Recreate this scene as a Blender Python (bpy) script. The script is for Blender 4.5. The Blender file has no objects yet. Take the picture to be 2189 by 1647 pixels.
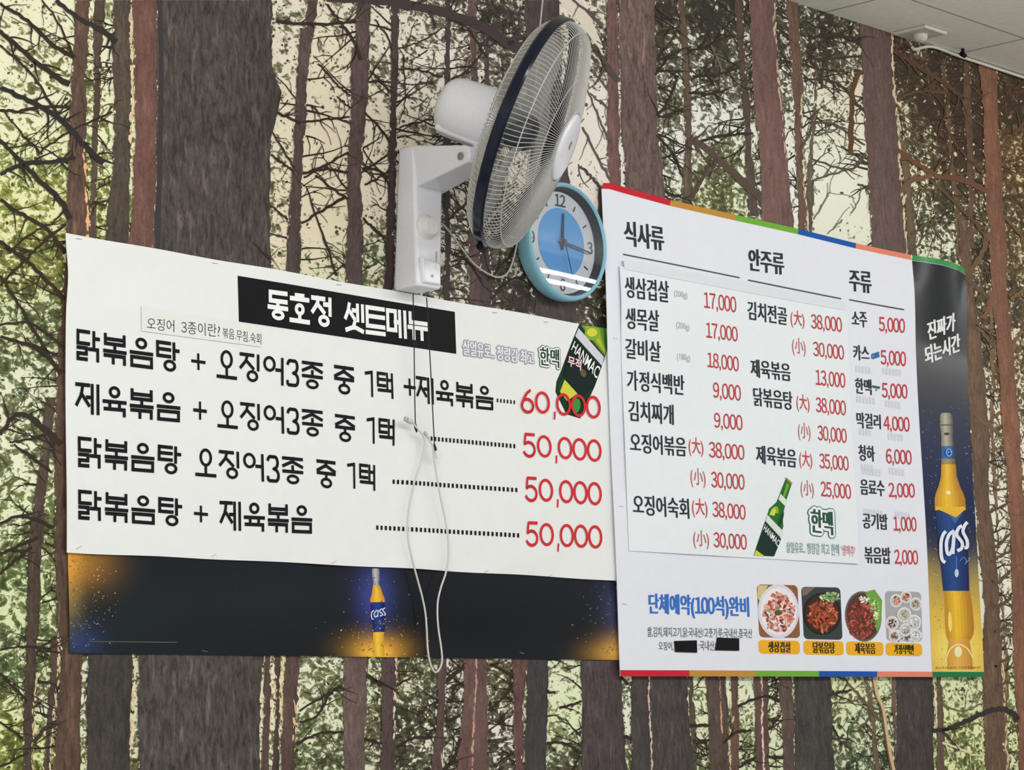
import bpy, math, random
import numpy as np
from mathutils import Vector, Matrix

# ------------------------------------------------------------------ camera
IW, IH = 2189.0, 1647.0
FPX, YAW, PITCH, ROLL, DIST, ZC = 6000.0, 0.8421488, 0.1469115, -0.0259538, 3.6, 1.15
_f = np.array([math.sin(YAW)*math.cos(PITCH), math.cos(YAW)*math.cos(PITCH), math.sin(PITCH)])
_r0 = np.array([math.cos(YAW), -math.sin(YAW), 0.0]); _u0 = np.cross(_r0, _f)
CR = math.cos(ROLL)*_r0 + math.sin(ROLL)*_u0
CU = -math.sin(ROLL)*_r0 + math.cos(ROLL)*_u0
CF = _f
CAM = np.array([0.0, -DIST, ZC])
scene = bpy.context.scene
COL = scene.collection
cam = bpy.data.cameras.new('camera')
cam.sensor_fit = 'HORIZONTAL'; cam.sensor_width = 36.0; cam.lens = FPX/IW*36.0
cam.clip_start = 0.05
cam_ob = bpy.data.objects.new('camera', cam); COL.objects.link(cam_ob)
M = Matrix.Identity(4)
for i in range(3):
    M[i][0], M[i][1], M[i][2], M[i][3] = CR[i], CU[i], -CF[i], CAM[i]
cam_ob.matrix_world = M
scene.camera = cam_ob

# ------------------------------------------------------------------ light and exposure
scene.view_settings.view_transform = 'Standard'
scene.view_settings.look = 'None'
scene.view_settings.exposure = -0.12
scene.view_settings.gamma = 1.0
scene.view_settings.use_curve_mapping = False
world = bpy.data.worlds.new('room_air'); scene.world = world
world.use_nodes = True
bg = world.node_tree.nodes['Background']
bg.inputs[0].default_value = (0.96, 0.98, 1.0, 1); bg.inputs[1].default_value = WORLD_E = 0.62
CEIL = 1.767 + ZC

def area(name, loc, sx, sy, power, color, rot=(0, 0, 0)):
    l = bpy.data.lights.new(name, 'AREA'); l.shape = 'RECTANGLE'; l.size = sx; l.size_y = sy
    l.energy = power; l.color = color
    o = bpy.data.objects.new(name, l); COL.objects.link(o); o.location = loc; o.rotation_euler = rot
    return o
# pairs of fluorescent tubes under the ceiling, running parallel to the mural wall
TUBES = [(6.9, -2.33), (6.9, -2.45), (4.3, -2.33), (4.3, -2.45), (1.7, -2.33), (1.7, -2.45), (9.5, -2.33), (9.5, -2.45)]  # last pair is unseen, added for sheen on the beer column
for tx, ty in TUBES:
    area('fluorescent_tube', (tx, ty, CEIL-0.09), 2.3, 0.012, 9.5, (1.0, 0.985, 0.975), (math.radians(68), 0, 0))

# unseen fill light added on the left to brighten side faces and tint that end
area('left_fill_light', (0.3, -2.6, 1.7), 2.6, 1.5, 44, (1.0, 1.0, 0.92), (0, math.radians(-90), 0))

# ------------------------------------------------------------------ picking places on the wall
def ray(px, py):
    return CF*FPX + CR*(px-IW/2) + CU*(IH/2-py)
def W(px, py, d=0.0):                      # the point seen at a photo pixel, d metres in front of the wall
    v = ray(px, py); t = (DIST-d)/v[1]
    return CAM + v*t
def Cc(px, py, z=CEIL):                    # the point seen on a horizontal plane
    v = ray(px, py); t = (z-CAM[2])/v[2]
    return CAM + v*t
def PX(P):
    d = np.asarray(P, float)-CAM; z = d@CF
    return IW/2+FPX*(d@CR)/z, IH/2-FPX*(d@CU)/z
def depth_for(x, z, px):                   # how far off the wall a point (x, z) must stand to be seen at column px
    lo, hi = -0.1, 0.6
    for _ in range(50):
        m = (lo+hi)/2
        if PX((x, -m, z))[0] < px: lo = m
        else: hi = m
    return (lo+hi)/2

LIT = 0.90
def lin(c):
    return tuple(((x/255/12.92) if x/255 <= 0.04045 else ((x/255+0.055)/1.055)**2.4) for x in c)
def ink(*c):                               # albedo of a print colour (measured value over the room's light)
    if len(c) == 1: c = c[0]
    return tuple(min(0.95, v/LIT) for v in lin(c))

# ------------------------------------------------------------------ materials
def new_mat(name):
    m = bpy.data.materials.new(name); m.use_nodes = True
    return m, m.node_tree.nodes, m.node_tree.links, m.node_tree.nodes['Principled BSDF']
def plain(name, col, rough=0.5, metal=0.0, spec=0.4, bump=0.0, bscale=200):
    m, n, l, b = new_mat(name)
    b.inputs['Base Color'].default_value = (*col, 1); b.inputs['Roughness'].default_value = rough
    b.inputs['Metallic'].default_value = metal; b.inputs['Specular IOR Level'].default_value = spec
    tc = n.new('ShaderNodeTexCoord'); nz = n.new('ShaderNodeTexNoise'); nz.inputs['Scale'].default_value = bscale
    l.new(tc.outputs['Object'], nz.inputs['Vector'])
    mx = n.new('ShaderNodeMix'); mx.data_type = 'RGBA'
    mx.inputs[6].default_value = (*[v*0.94 for v in col], 1); mx.inputs[7].default_value = (*[min(1, v*1.05) for v in col], 1)
    l.new(nz.outputs['Fac'], mx.inputs[0]); l.new(mx.outputs[2], b.inputs['Base Color'])
    if bump:
        bp = n.new('ShaderNodeBump'); bp.inputs['Strength'].default_value = bump; bp.inputs['Distance'].default_value = 0.002
        l.new(nz.outputs['Fac'], bp.inputs['Height']); l.new(bp.outputs[0], b.inputs['Normal'])
    return m
def printed(name, rough=0.5, spec=0.3, grain=0.06, gscale=220):
    m, n, l, b = new_mat(name)
    at = n.new('ShaderNodeAttribute'); at.attribute_name = 'Col'
    tc = n.new('ShaderNodeTexCoord'); nz = n.new('ShaderNodeTexNoise'); nz.inputs['Scale'].default_value = gscale
    nz.inputs['Detail'].default_value = 3
    l.new(tc.outputs['Object'], nz.inputs['Vector'])
    mr = n.new('ShaderNodeMapRange'); mr.inputs[3].default_value = 1-grain*2; mr.inputs[4].default_value = 1+grain*2
    l.new(nz.outputs['Fac'], mr.inputs[0])
    vm = n.new('ShaderNodeVectorMath'); vm.operation = 'SCALE'
    l.new(at.outputs['Color'], vm.inputs[0]); l.new(mr.outputs[0], vm.inputs['Scale'])
    l.new(vm.outputs[0], b.inputs['Base Color'])
    b.inputs['Roughness'].default_value = rough; b.inputs['Specular IOR Level'].default_value = spec
    return m

# mural paper: sky, leaf mottling and dark gaps from noise, with how leafy it is stored per place
def mural_ground():
    m, n, l, b = new_mat('mural_leafy_ground')
    sky = n.new('ShaderNodeAttribute'); sky.attribute_name = 'Col'
    mid = n.new('ShaderNodeAttribute'); mid.attribute_name = 'Mid'
    amt = n.new('ShaderNodeAttribute'); amt.attribute_name = 'Amt'
    tc = n.new('ShaderNodeTexCoord')
    def noise(scale, detail, rough, dist=0.0, sv=(1, 1, 1), ry=0.0):
        mp = n.new('ShaderNodeMapping'); mp.inputs['Scale'].default_value = sv; mp.inputs['Rotation'].default_value = (0, ry, 0)
        l.new(tc.outputs['Object'], mp.inputs[0])
        t = n.new('ShaderNodeTexNoise'); t.inputs['Scale'].default_value = scale; t.inputs['Detail'].default_value = detail
        t.inputs['Roughness'].default_value = rough; t.inputs['Distortion'].default_value = dist
        l.new(mp.outputs[0], t.inputs['Vector']); return t.outputs['Fac']
    def math_(op, a, b_, c=None):
        t = n.new('ShaderNodeMath'); t.operation = op
        for i, v in enumerate((a, b_, c)):
            if v is None: continue
            if isinstance(v, (int, float)): t.inputs[i].default_value = v
            else: l.new(v, t.inputs[i])
        return t.outputs[0]
    big = noise(9, 3, 0.55)
    fine = noise(70, 5, 0.66, 0.8, (.62, 1, .80), .6)
    tiny = noise(150, 3, 0.6, 0.5, (.48, 1, 1.0), -.7)
    v = math_('ADD', math_('MULTIPLY', fine, 0.72), math_('MULTIPLY', tiny, 0.28))
    v = math_('ADD', v, math_('MULTIPLY', math_('SUBTRACT', big, 0.5), 0.30))
    v = math_('ADD', v, math_('MULTIPLY', math_('SUBTRACT', amt.outputs['Fac'], 0.5), 0.42))
    f1 = n.new('ShaderNodeMapRange'); f1.inputs[1].default_value = 0.475; f1.inputs[2].default_value = 0.515
    f2 = n.new('ShaderNodeMapRange'); f2.inputs[1].default_value = 0.525; f2.inputs[2].default_value = 0.62
    l.new(v, f1.inputs[0]); l.new(v, f2.inputs[0])
    # mid tone drifts between green and yellow-brown
    hue = noise(26, 2, 0.5)
    mc = n.new('ShaderNodeMix'); mc.data_type = 'RGBA'; mc.blend_type = 'MULTIPLY'; mc.inputs[0].default_value = 1.0
    hr = n.new('ShaderNodeValToRGB')
    hr.color_ramp.elements[0].position = 0.35; hr.color_ramp.elements[0].color = (0.86, 0.98, 0.80, 1)
    hr.color_ramp.elements[1].position = 0.65; hr.color_ramp.elements[1].color = (1.15, 1.04, 0.95, 1)
    l.new(hue, hr.inputs[0]); l.new(mid.outputs['Color'], mc.inputs[6]); l.new(hr.outputs[0], mc.inputs[7])
    x1 = n.new('ShaderNodeMix'); x1.data_type = 'RGBA'
    l.new(f1.outputs[0], x1.inputs[0]); l.new(sky.outputs['Color'], x1.inputs[6]); l.new(mc.outputs[2], x1.inputs[7])
    dk = n.new('ShaderNodeMix'); dk.data_type = 'RGBA'; dk.blend_type = 'MULTIPLY'; dk.inputs[0].default_value = 1
    l.new(mc.outputs[2], dk.inputs[6]); dk.inputs[7].default_value = (0.30, 0.26, 0.23, 1)
    x2 = n.new('ShaderNodeMix'); x2.data_type = 'RGBA'
    l.new(f2.outputs[0], x2.inputs[0]); l.new(x1.outputs[2], x2.inputs[6]); l.new(dk.outputs[2], x2.inputs[7])
    l.new(x2.outputs[2], b.inputs['Base Color'])
    b.inputs['Roughness'].default_value = 0.6; b.inputs['Specular IOR Level'].default_value = 0.25
    return m
def mural_bark():
    m, n, l, b = new_mat('mural_printed_bark')
    c = n.new('ShaderNodeAttribute'); c.attribute_name = 'Col'
    a = n.new('ShaderNodeAttribute'); a.attribute_name = 'Amt'
    tc = n.new('ShaderNodeTexCoord')
    def nz(sv, scale, det):
        mp = n.new('ShaderNodeMapping'); mp.inputs['Scale'].default_value = sv
        l.new(tc.outputs['Object'], mp.inputs[0])
        t = n.new('ShaderNodeTexNoise'); t.inputs['Scale'].default_value = scale; t.inputs['Detail'].default_value = det
        t.inputs['Roughness'].default_value = 0.62; t.inputs['Distortion'].default_value = 0.5
        l.new(mp.outputs[0], t.inputs['Vector']); return t.outputs['Fac']
    r1 = n.new('ShaderNodeMapRange'); r1.inputs[1].default_value = 0.38; r1.inputs[2].default_value = 0.64
    r1.inputs[3].default_value = -0.50; r1.inputs[4].default_value = 0.42
    l.new(nz((105, 1, 30), 1.0, 6), r1.inputs[0])
    r2 = n.new('ShaderNodeMapRange'); r2.inputs[1].default_value = 0.56; r2.inputs[2].default_value = 0.70
    r2.inputs[3].default_value = 0.0; r2.inputs[4].default_value = 1.25
    l.new(nz((62, 1, 15), 1.0, 4), r2.inputs[0])
    ad = n.new('ShaderNodeMath'); ad.operation = 'ADD'; l.new(r1.outputs[0], ad.inputs[0]); l.new(r2.outputs[0], ad.inputs[1])
    mu = n.new('ShaderNodeMath'); mu.operation = 'MULTIPLY_ADD'; mu.inputs[2].default_value = 1.0
    l.new(ad.outputs[0], mu.inputs[0]); l.new(a.outputs['Fac'], mu.inputs[1])
    r3 = n.new('ShaderNodeMapRange'); r3.inputs[1].default_value = 0.3; r3.inputs[2].default_value = 0.7
    r3.inputs[3].default_value = -0.20; r3.inputs[4].default_value = 0.22; l.new(nz((30, 1, 13), 1.0, 4), r3.inputs[0])
    r4 = n.new('ShaderNodeMapRange'); r4.inputs[1].default_value = 0.3; r4.inputs[2].default_value = 0.7
    r4.inputs[3].default_value = -0.22; r4.inputs[4].default_value = 0.24; l.new(nz((210, 1, 120), 1.0, 3), r4.inputs[0])
    s1 = n.new('ShaderNodeMath'); s1.operation = 'ADD'; l.new(mu.outputs[0], s1.inputs[0]); l.new(r3.outputs[0], s1.inputs[1])
    mu = n.new('ShaderNodeMath'); mu.operation = 'ADD'; l.new(s1.outputs[0], mu.inputs[0]); l.new(r4.outputs[0], mu.inputs[1])
    vm = n.new('ShaderNodeVectorMath'); vm.operation = 'SCALE'
    l.new(c.outputs['Color'], vm.inputs[0]); l.new(mu.outputs[0], vm.inputs['Scale'])
    l.new(vm.outputs[0], b.inputs['Base Color'])
    b.inputs['Roughness'].default_value = 0.6; b.inputs['Specular IOR Level'].default_value = 0.25
    return m

MAT = {}
MAT['ground'] = mural_ground(); MAT['bark'] = mural_bark()
MAT['print'] = printed('printed_ink', 0.55, 0.08)
MAT['gloss_print'] = printed('glossy_banner_print', 0.2, 0.12, 0.05, 150)
MAT['paper'] = printed('matte_paper', 0.55, 0.15, 0.012, 40)
MAT['ceiling'] = printed('ceiling_tile_face', 0.85, 0.2, 0.05, 60)
MAT['white'] = plain('white_plastic', (0.78, 0.78, 0.84), 0.28, 0, 0.5)
MAT['cream'] = plain('aged_white_plastic', (0.72, 0.71, 0.68), 0.35)
MAT['wire'] = plain('grey_wire', (0.52, 0.51, 0.48), 0.4)
MAT['navy'] = plain('navy_plastic', (0.006, 0.009, 0.022), 0.16, 0, 0.3)
MAT['black'] = plain('black_plastic', (0.008, 0.008, 0.009), 0.6, 0, 0.08)
MAT['cord'] = plain('black_string', (0.02, 0.02, 0.02), 0.8)
MAT['cable'] = plain('white_cable', (0.66, 0.64, 0.60), 0.45)
MAT['greycable'] = plain('grey_cable', (0.50, 0.47, 0.44), 0.5)
MAT['steel'] = plain('brushed_steel', (0.42, 0.41, 0.40), 0.35, 0.8)
MAT['blue'] = plain('light_blue_plastic', (0.27, 0.57, 0.70), 0.3, 0, 0.5)
MAT['dial'] = plain('clock_dial_white', (0.80, 0.81, 0.84), 0.6)
MAT['dialblue'] = plain('clock_dial_blue', (0.15, 0.45, 0.85), 0.6)
MAT['darkrim'] = plain('dark_grey_rim', (0.055, 0.06, 0.07), 0.45)
MAT['hand'] = plain('dark_clock_hand', (0.06, 0.07, 0.10), 0.5)
MAT['duct'] = plain('pale_conduit', (0.56, 0.55, 0.48), 0.6)
def glassy(name, tint, fac, rough=0.02):
    m, n, l, b = new_mat(name)
    out = n['Material Output']; tr = n.new('ShaderNodeBsdfTransparent'); tr.inputs[0].default_value = (*tint, 1)
    gl = n.new('ShaderNodeBsdfGlossy'); gl.inputs['Roughness'].default_value = rough
    fr = n.new('ShaderNodeFresnel'); fr.inputs[0].default_value = 1.45
    mu = n.new('ShaderNodeMath'); mu.operation = 'MULTIPLY'; mu.inputs[1].default_value = fac
    l.new(fr.outputs[0], mu.inputs[0])
    mx = n.new('ShaderNodeMixShader'); l.new(mu.outputs[0], mx.inputs[0]); l.new(tr.outputs[0], mx.inputs[1]); l.new(gl.outputs[0], mx.inputs[2])
    l.new(mx.outputs[0], out.inputs[0]); n.remove(b)
    return m
MAT['glass'] = glassy('clear_clock_glass', (0.97, 0.98, 0.99), 1.0, 0.015)
def smoky():
    m, n, l, b = new_mat('smoky_clear_plastic')
    out = n['Material Output']; tr = n.new('ShaderNodeBsdfTransparent'); tr.inputs[0].default_value = (0.93, 0.94, 0.94, 1)
    b.inputs['Base Color'].default_value = (0.40, 0.39, 0.37, 1); b.inputs['Roughness'].default_value = 0.3
    lw = n.new('ShaderNodeLayerWeight'); lw.inputs[0].default_value = 0.35
    mr = n.new('ShaderNodeMapRange'); mr.inputs[3].default_value = 0.35; mr.inputs[4].default_value = 0.85
    l.new(lw.outputs['Facing'], mr.inputs[0])
    mx = n.new('ShaderNodeMixShader'); l.new(mr.outputs[0], mx.inputs[0]); l.new(tr.outputs[0], mx.inputs[1]); l.new(b.outputs[0], mx.inputs[2])
    l.new(mx.outputs[0], out.inputs[0])
    return m
MAT['blade'] = smoky()

# ------------------------------------------------------------------ mesh collecting and tagging
class MB:
    def __init__(s): s.v = []; s.f = []; s.c = []; s.a = []; s.m = []; s.mid = []
    def vert(s, p, c=(0.8, 0.8, 0.8), a=0.0, mid=(0, 0, 0)):
        s.v.append((float(p[0]), float(p[1]), float(p[2]))); s.c.append(c); s.a.append(a); s.mid.append(mid); return len(s.v)-1
    def face(s, idx, m=0): s.f.append(tuple(idx)); s.m.append(m)
    def poly(s, pts, c=(0.8, 0.8, 0.8), a=0.0, m=0):
        s.face([s.vert(p, c, a) for p in pts], m)
    def grid(s, P, nu, nv, c=None, a=0.0, m=0, close_u=False):
        ids = [[s.vert(P[j][i], (c(i, j) if callable(c) else (c or (.8, .8, .8))), a) for i in range(nu)] for j in range(nv)]
        for j in range(nv-1):
            for i in range(nu if close_u else nu-1):
                k = (i+1) % nu
                s.face((ids[j][i], ids[j][k], ids[j+1][k], ids[j+1][i]), m)
        return ids
    def tube(s, pts, r, n=8, c=(.8, .8, .8), cap=True, closed=False):
        pts = [Vector(p) for p in pts]; N = len(pts); rows = []
        up = None
        for i, p in enumerate(pts):
            if closed: t = pts[(i+1) % N]-pts[i-1]
            else: t = pts[min(i+1, N-1)]-pts[max(i-1, 0)]
            t.normalize()
            if up is None:
                up = t.orthogonal().normalized()
            else:
                up = (up-t*up.dot(t)).normalized()
            bi = t.cross(up); rr = r[i] if isinstance(r, (list, tuple)) else r
            rows.append([s.vert(p+(up*math.cos(2*math.pi*k/n)+bi*math.sin(2*math.pi*k/n))*rr, c) for k in range(n)])
        for i in range(N if closed else N-1):
            q = rows[(i+1) % N]
            for k in range(n): s.face((rows[i][k], rows[i][(k+1) % n], q[(k+1) % n], q[k]))
        if cap and not closed:
            s.face(rows[0][::-1]); s.face(rows[-1])
    def lathe(s, prof, fr, n=48, c=(.8, .8, .8), caps=(False, False)):
        rows = []
        for t, r in prof:
            rows.append([s.vert(fr(r*math.cos(2*math.pi*k/n), r*math.sin(2*math.pi*k/n), t), c) for k in range(n)])
        for i in range(len(prof)-1):
            for k in range(n): s.face((rows[i][k], rows[i][(k+1) % n], rows[i+1][(k+1) % n], rows[i+1][k]))
        if caps[0]: s.face(rows[0][::-1])
        if caps[1]: s.face(rows[-1])
    def prism(s, A, B, c=(.8, .8, .8)):           # two matching outlines joined
        a = [s.vert(p, c) for p in A]; b = [s.vert(p, c) for p in B]; n = len(a)
        s.face(a[::-1]); s.face(b)
        for i in range(n): s.face((a[i], a[(i+1) % n], b[(i+1) % n], b[i]))
    def build(s, name, mats, parent=None, smooth=None, fix=False, bevel=None):
        me = bpy.data.meshes.new(name)
        off = np.array(parent.location) if parent is not None else np.zeros(3)
        pp = parent
        while pp is not None and pp.parent is not None:
            pp = pp.parent; off = off+np.array(pp.location)
        V = np.array(s.v)-off
        me.from_pydata(V.tolist(), [], s.f)
        for mt in (mats if isinstance(mats, (list, tuple)) else [mats]): me.materials.append(mt)
        me.polygons.foreach_set('material_index', s.m)
        ca = me.color_attributes.new('Col', 'FLOAT_COLOR', 'POINT')
        ca.data.foreach_set('color', np.array([(*c, 1) for c in s.c], dtype=np.float32).ravel())
        if any(s.a):
            fa = me.attributes.new('Amt', 'FLOAT', 'POINT'); fa.data.foreach_set('value', np.array(s.a, dtype=np.float32))
        if any(any(x) for x in s.mid):
            cm = me.color_attributes.new('Mid', 'FLOAT_COLOR', 'POINT')
            cm.data.foreach_set('color', np.array([(*c, 1) for c in s.mid], dtype=np.float32).ravel())
        if fix:
            import bmesh
            bm = bmesh.new(); bm.from_mesh(me); bmesh.ops.recalc_face_normals(bm, faces=bm.faces); bm.to_mesh(me); bm.free()
        if smooth is not None:
            me.polygons.foreach_set('use_smooth', [True]*len(me.polygons))
            me.set_sharp_from_angle(angle=math.radians(smooth))
        me.update()
        o = bpy.data.objects.new(name, me); COL.objects.link(o)
        if parent is not None: o.parent = parent
        if bevel:
            b = o.modifiers.new('bevel', 'BEVEL'); b.width = bevel; b.segments = 3; b.limit_method = 'ANGLE'
            b.angle_limit = math.radians(40)
        return o
def tag(o, label=None, cat=None, group=None, kind=None):
    if label: o['label'] = label
    if cat: o['category'] = cat
    if group: o['group'] = group
    if kind: o['kind'] = kind
    return o
def empty(name, loc):
    o = bpy.data.objects.new(name, None); COL.objects.link(o); o.location = tuple(float(x) for x in loc); o.empty_display_size = 0.05
    return o
def lerp(a, b, t): return tuple(x+(y-x)*t for x, y in zip(a, b))
def bil(q, u, v):                                  # quad TL,TR,BR,BL in photo pixels
    t = lerp(q[0], q[1], u); b = lerp(q[3], q[2], u); return lerp(t, b, v)
def smoothpath(pts, n=6):                          # Catmull-Rom through points
    P = [np.array(p, float) for p in pts]; P = [2*P[0]-P[1]]+P+[2*P[-1]-P[-2]]; out = []
    for i in range(1, len(P)-2):
        for k in range(n):
            t = k/n; a, b, c, d = P[i-1], P[i], P[i+1], P[i+2]
            out.append(0.5*(2*b+(c-a)*t+(2*a-5*b+4*c-d)*t*t+(3*b-a-3*c+d)*t**3))
    out.append(P[-2]); return out

# ------------------------------------------------------------------ the mural wall
rnd = random.Random(7); rng = np.random.default_rng(11)
wall = MB()
# control places: x, y (photo), leafiness, sky tint, mid tone
CTL = [
 (-300,-200,.42,(228,226,188),(150,148,96)),(60,60,.36,(230,228,192),(140,140,100)),(70,200,.40,(228,228,190),(140,142,95)),(90,330,.50,(226,228,178),(150,158,88)),
 (60,430,.53,(222,222,160),(158,166,84)),(70,560,.57,(216,216,150),(140,146,78)),(60,700,.60,(205,208,160),(108,122,80)),
 (60,820,.55,(220,224,190),(120,130,92)),(50,950,.55,(228,230,196),(128,136,96)),(60,1100,.54,(222,228,182),(130,142,92)),
 (60,1250,.56,(208,218,160),(120,136,84)),(60,1400,.58,(205,215,160),(112,128,86)),(40,1600,.58,(220,226,150),(150,160,84)),(-300,1700,.6,(220,226,150),(150,160,84)),
 (600,60,.46,(216,205,184),(128,124,104)),(610,300,.38,(222,208,182),(130,124,104)),(610,480,.40,(222,205,175),(130,130,98)),
 (700,120,.36,(222,206,180),(130,124,104)),(700,300,.20,(221,204,176),(140,130,106)),(700,450,.22,(220,204,174),(150,140,108)),(720,560,.45,(214,204,170),(124,134,96)),
 (800,60,.42,(216,205,188),(130,124,108)),(800,250,.36,(222,208,186),(132,124,110)),(800,400,.30,(222,206,182),(132,124,110)),(800,540,.52,(212,206,180),(118,124,92)),
 (900,60,.44,(216,206,192),(128,122,108)),(900,170,.46,(220,212,200),(128,122,112)),(980,60,.56,(214,206,196),(112,108,98)),(1060,50,.74,(196,186,172),(88,84,76)),
 (1000,120,.50,(222,212,204),(124,118,110)),(1060,180,.56,(222,212,204),(110,104,98)),(980,420,.44,(226,216,202),(118,112,102)),(970,560,.50,(220,212,196),(108,106,92)),(1060,560,.66,(212,200,186),(98,94,84)),
 (1060,470,.60,(216,206,192),(98,94,84)),(1230,60,.40,(222,212,196),(130,122,108)),(1270,250,.24,(228,220,214),(150,142,132)),(1270,350,.24,(228,218,210),(150,140,128)),(1290,100,.58,(210,204,190),(112,106,92)),
 (1250,640,.70,(214,204,190),(92,86,76)),(1110,640,.66,(212,200,190),(98,92,84)),
 (1420,40,.74,(200,194,180),(98,94,82)),(1440,140,.62,(218,214,204),(112,110,98)),(1430,240,.60,(222,222,214),(124,124,104)),(1450,330,.52,(224,224,222),(130,130,108)),
 (1530,40,.80,(196,190,176),(90,88,78)),(1530,130,.66,(216,214,206),(110,108,96)),(1510,260,.42,(226,226,226),(128,128,110)),(1540,350,.58,(224,226,206),(134,138,100)),(1520,430,.62,(220,224,186),(128,134,88)),
 (1690,40,.66,(208,202,186),(100,96,84)),(1690,200,.52,(226,226,220),(116,114,98)),(1690,400,.36,(230,234,230),(126,124,108)),
 (1760,80,.72,(200,190,170),(94,88,76)),(1800,130,.62,(206,196,172),(104,98,84)),(1810,200,.38,(218,206,182),(128,122,100)),(1770,240,.46,(222,222,196),(122,122,96)),(1800,300,.26,(224,226,204),(134,134,106)),(1790,400,.16,(228,232,212),(150,150,120)),(1790,500,.20,(226,228,206),(150,150,118)),
 (1960,140,.76,(196,182,150),(100,82,62)),(2000,220,.84,(190,176,140),(98,76,54)),(2050,300,.90,(196,178,140),(104,74,50)),(1960,300,.56,(222,218,190),(112,96,70)),(1960,380,.60,(224,222,180),(116,100,66)),
 (2030,380,.74,(222,212,166),(112,88,56)),(1990,430,.66,(220,222,190),(110,104,74)),(2010,520,.46,(226,226,196),(104,102,76)),(2160,200,.80,(180,160,120),(106,80,52)),(2170,350,.70,(196,176,130),(128,100,58)),
 (2170,520,.70,(206,190,146),(118,98,62)),(2110,520,.70,(210,198,160),(104,88,62)),(2110,700,.68,(218,208,176),(110,94,68)),(2110,900,.52,(228,222,196),(116,100,74)),(2130,1100,.36,(230,228,206),(120,104,80)),
 (2180,800,.55,(222,210,180),(120,100,70)),(2140,1300,.32,(232,228,204),(120,104,80)),(2600,300,.75,(196,176,130),(118,92,56)),(2600,1300,.6,(220,215,180),(118,108,76)),
 (150,1500,.5,(226,224,196),(124,122,96)),(290,1500,.5,(214,216,176),(110,108,88)),(590,1500,.35,(228,214,176),(128,112,80)),(680,1430,.48,(224,228,204),(136,142,106)),(680,1540,.52,(222,228,196),(136,146,104)),(690,1620,.62,(210,214,180),(112,120,88)),
 (800,1450,.6,(214,222,188),(112,118,84)),(870,1440,.64,(216,216,180),(116,118,88)),(880,1560,.68,(222,218,190),(100,98,82)),(970,1480,.60,(224,216,206),(112,106,96)),(970,1600,.60,(216,218,200),(104,108,88)),
 (1070,1440,.58,(226,222,190),(120,116,92)),(1070,1580,.58,(226,216,206),(112,106,92)),(1205,1440,.40,(222,230,188),(150,160,120)),(1205,1530,.44,(218,230,178),(150,160,112)),(1205,1630,.62,(206,212,176),(110,114,90)),
 (1340,1500,.5,(224,228,206),(116,122,100)),(1490,1500,.46,(226,230,186),(140,146,106)),(1495,1630,.54,(214,222,180),(120,130,92)),(1590,1480,.36,(226,232,196),(150,158,120)),(1600,1590,.46,(214,226,176),(136,148,104)),
 (1655,1500,.50,(226,230,192),(120,126,94)),(1820,1470,.42,(222,228,176),(150,156,110)),(1850,1560,.58,(212,222,176),(116,126,92)),(1830,1630,.60,(202,214,170),(110,124,92)),(2060,1480,.46,(220,228,168),(144,152,104)),(2060,1560,.52,(222,230,160),(138,150,92)),(2060,1630,.56,(226,230,156),(138,146,88)),(2200,1700,.5,(224,224,170),(130,130,90)),
]
CT = np.array([(c[0], c[1]) for c in CTL], float); CD = np.array([c[2] for c in CTL])
CS = np.array([ink(lerp(c[3], (230, 229, 212), .3)) for c in CTL]); CMI = np.array([ink(c[4]) for c in CTL])*.80
def ground_at(px, py):
    d2 = ((CT[:, 0]-px)**2+(CT[:, 1]-py)**2)/2500+0.25
    w = 1/d2**2; w /= w.sum()
    d = float(w@CD)-(.01 if py > 1380 else 0)
    return d, tuple(w@CS), tuple(w@CMI)
X0, X1, Z0, Z1 = 2.2, 7.4, 0.0, CEIL
nx, nz = 174, 98
ids = []
for j in range(nz):
    row = []
    for i in range(nx):
        x = X0+(X1-X0)*i/(nx-1); z = Z0+(Z1-Z0)*j/(nz-1)
        px, py = PX((x, 0, z)); px = min(max(px, -400), 2700); py = min(max(py, -250), 1800)
        d, s_, mi = ground_at(px, py)
        row.append(wall.vert((x, 0, z), s_, d, mi))
    ids.append(row)
for j in range(nz-1):
    for i in range(nx-1): wall.face((ids[j][i], ids[j][i+1], ids[j+1][i+1], ids[j+1][i]), 0)
# body of the wall behind the paper
bb = [wall.vert((x, y, z), (.6, .6, .55)) for y in (0.0005, 0.12) for (x, z) in ((X0, Z0), (X1, Z0), (X1, Z1), (X0, Z1))]
for q in ((4, 7, 6, 5), (0, 4, 5, 1), (1, 5, 6, 2), (2, 6, 7, 3), (3, 7, 4, 0)): wall.face([bb[k] for k in q], 2)

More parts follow.
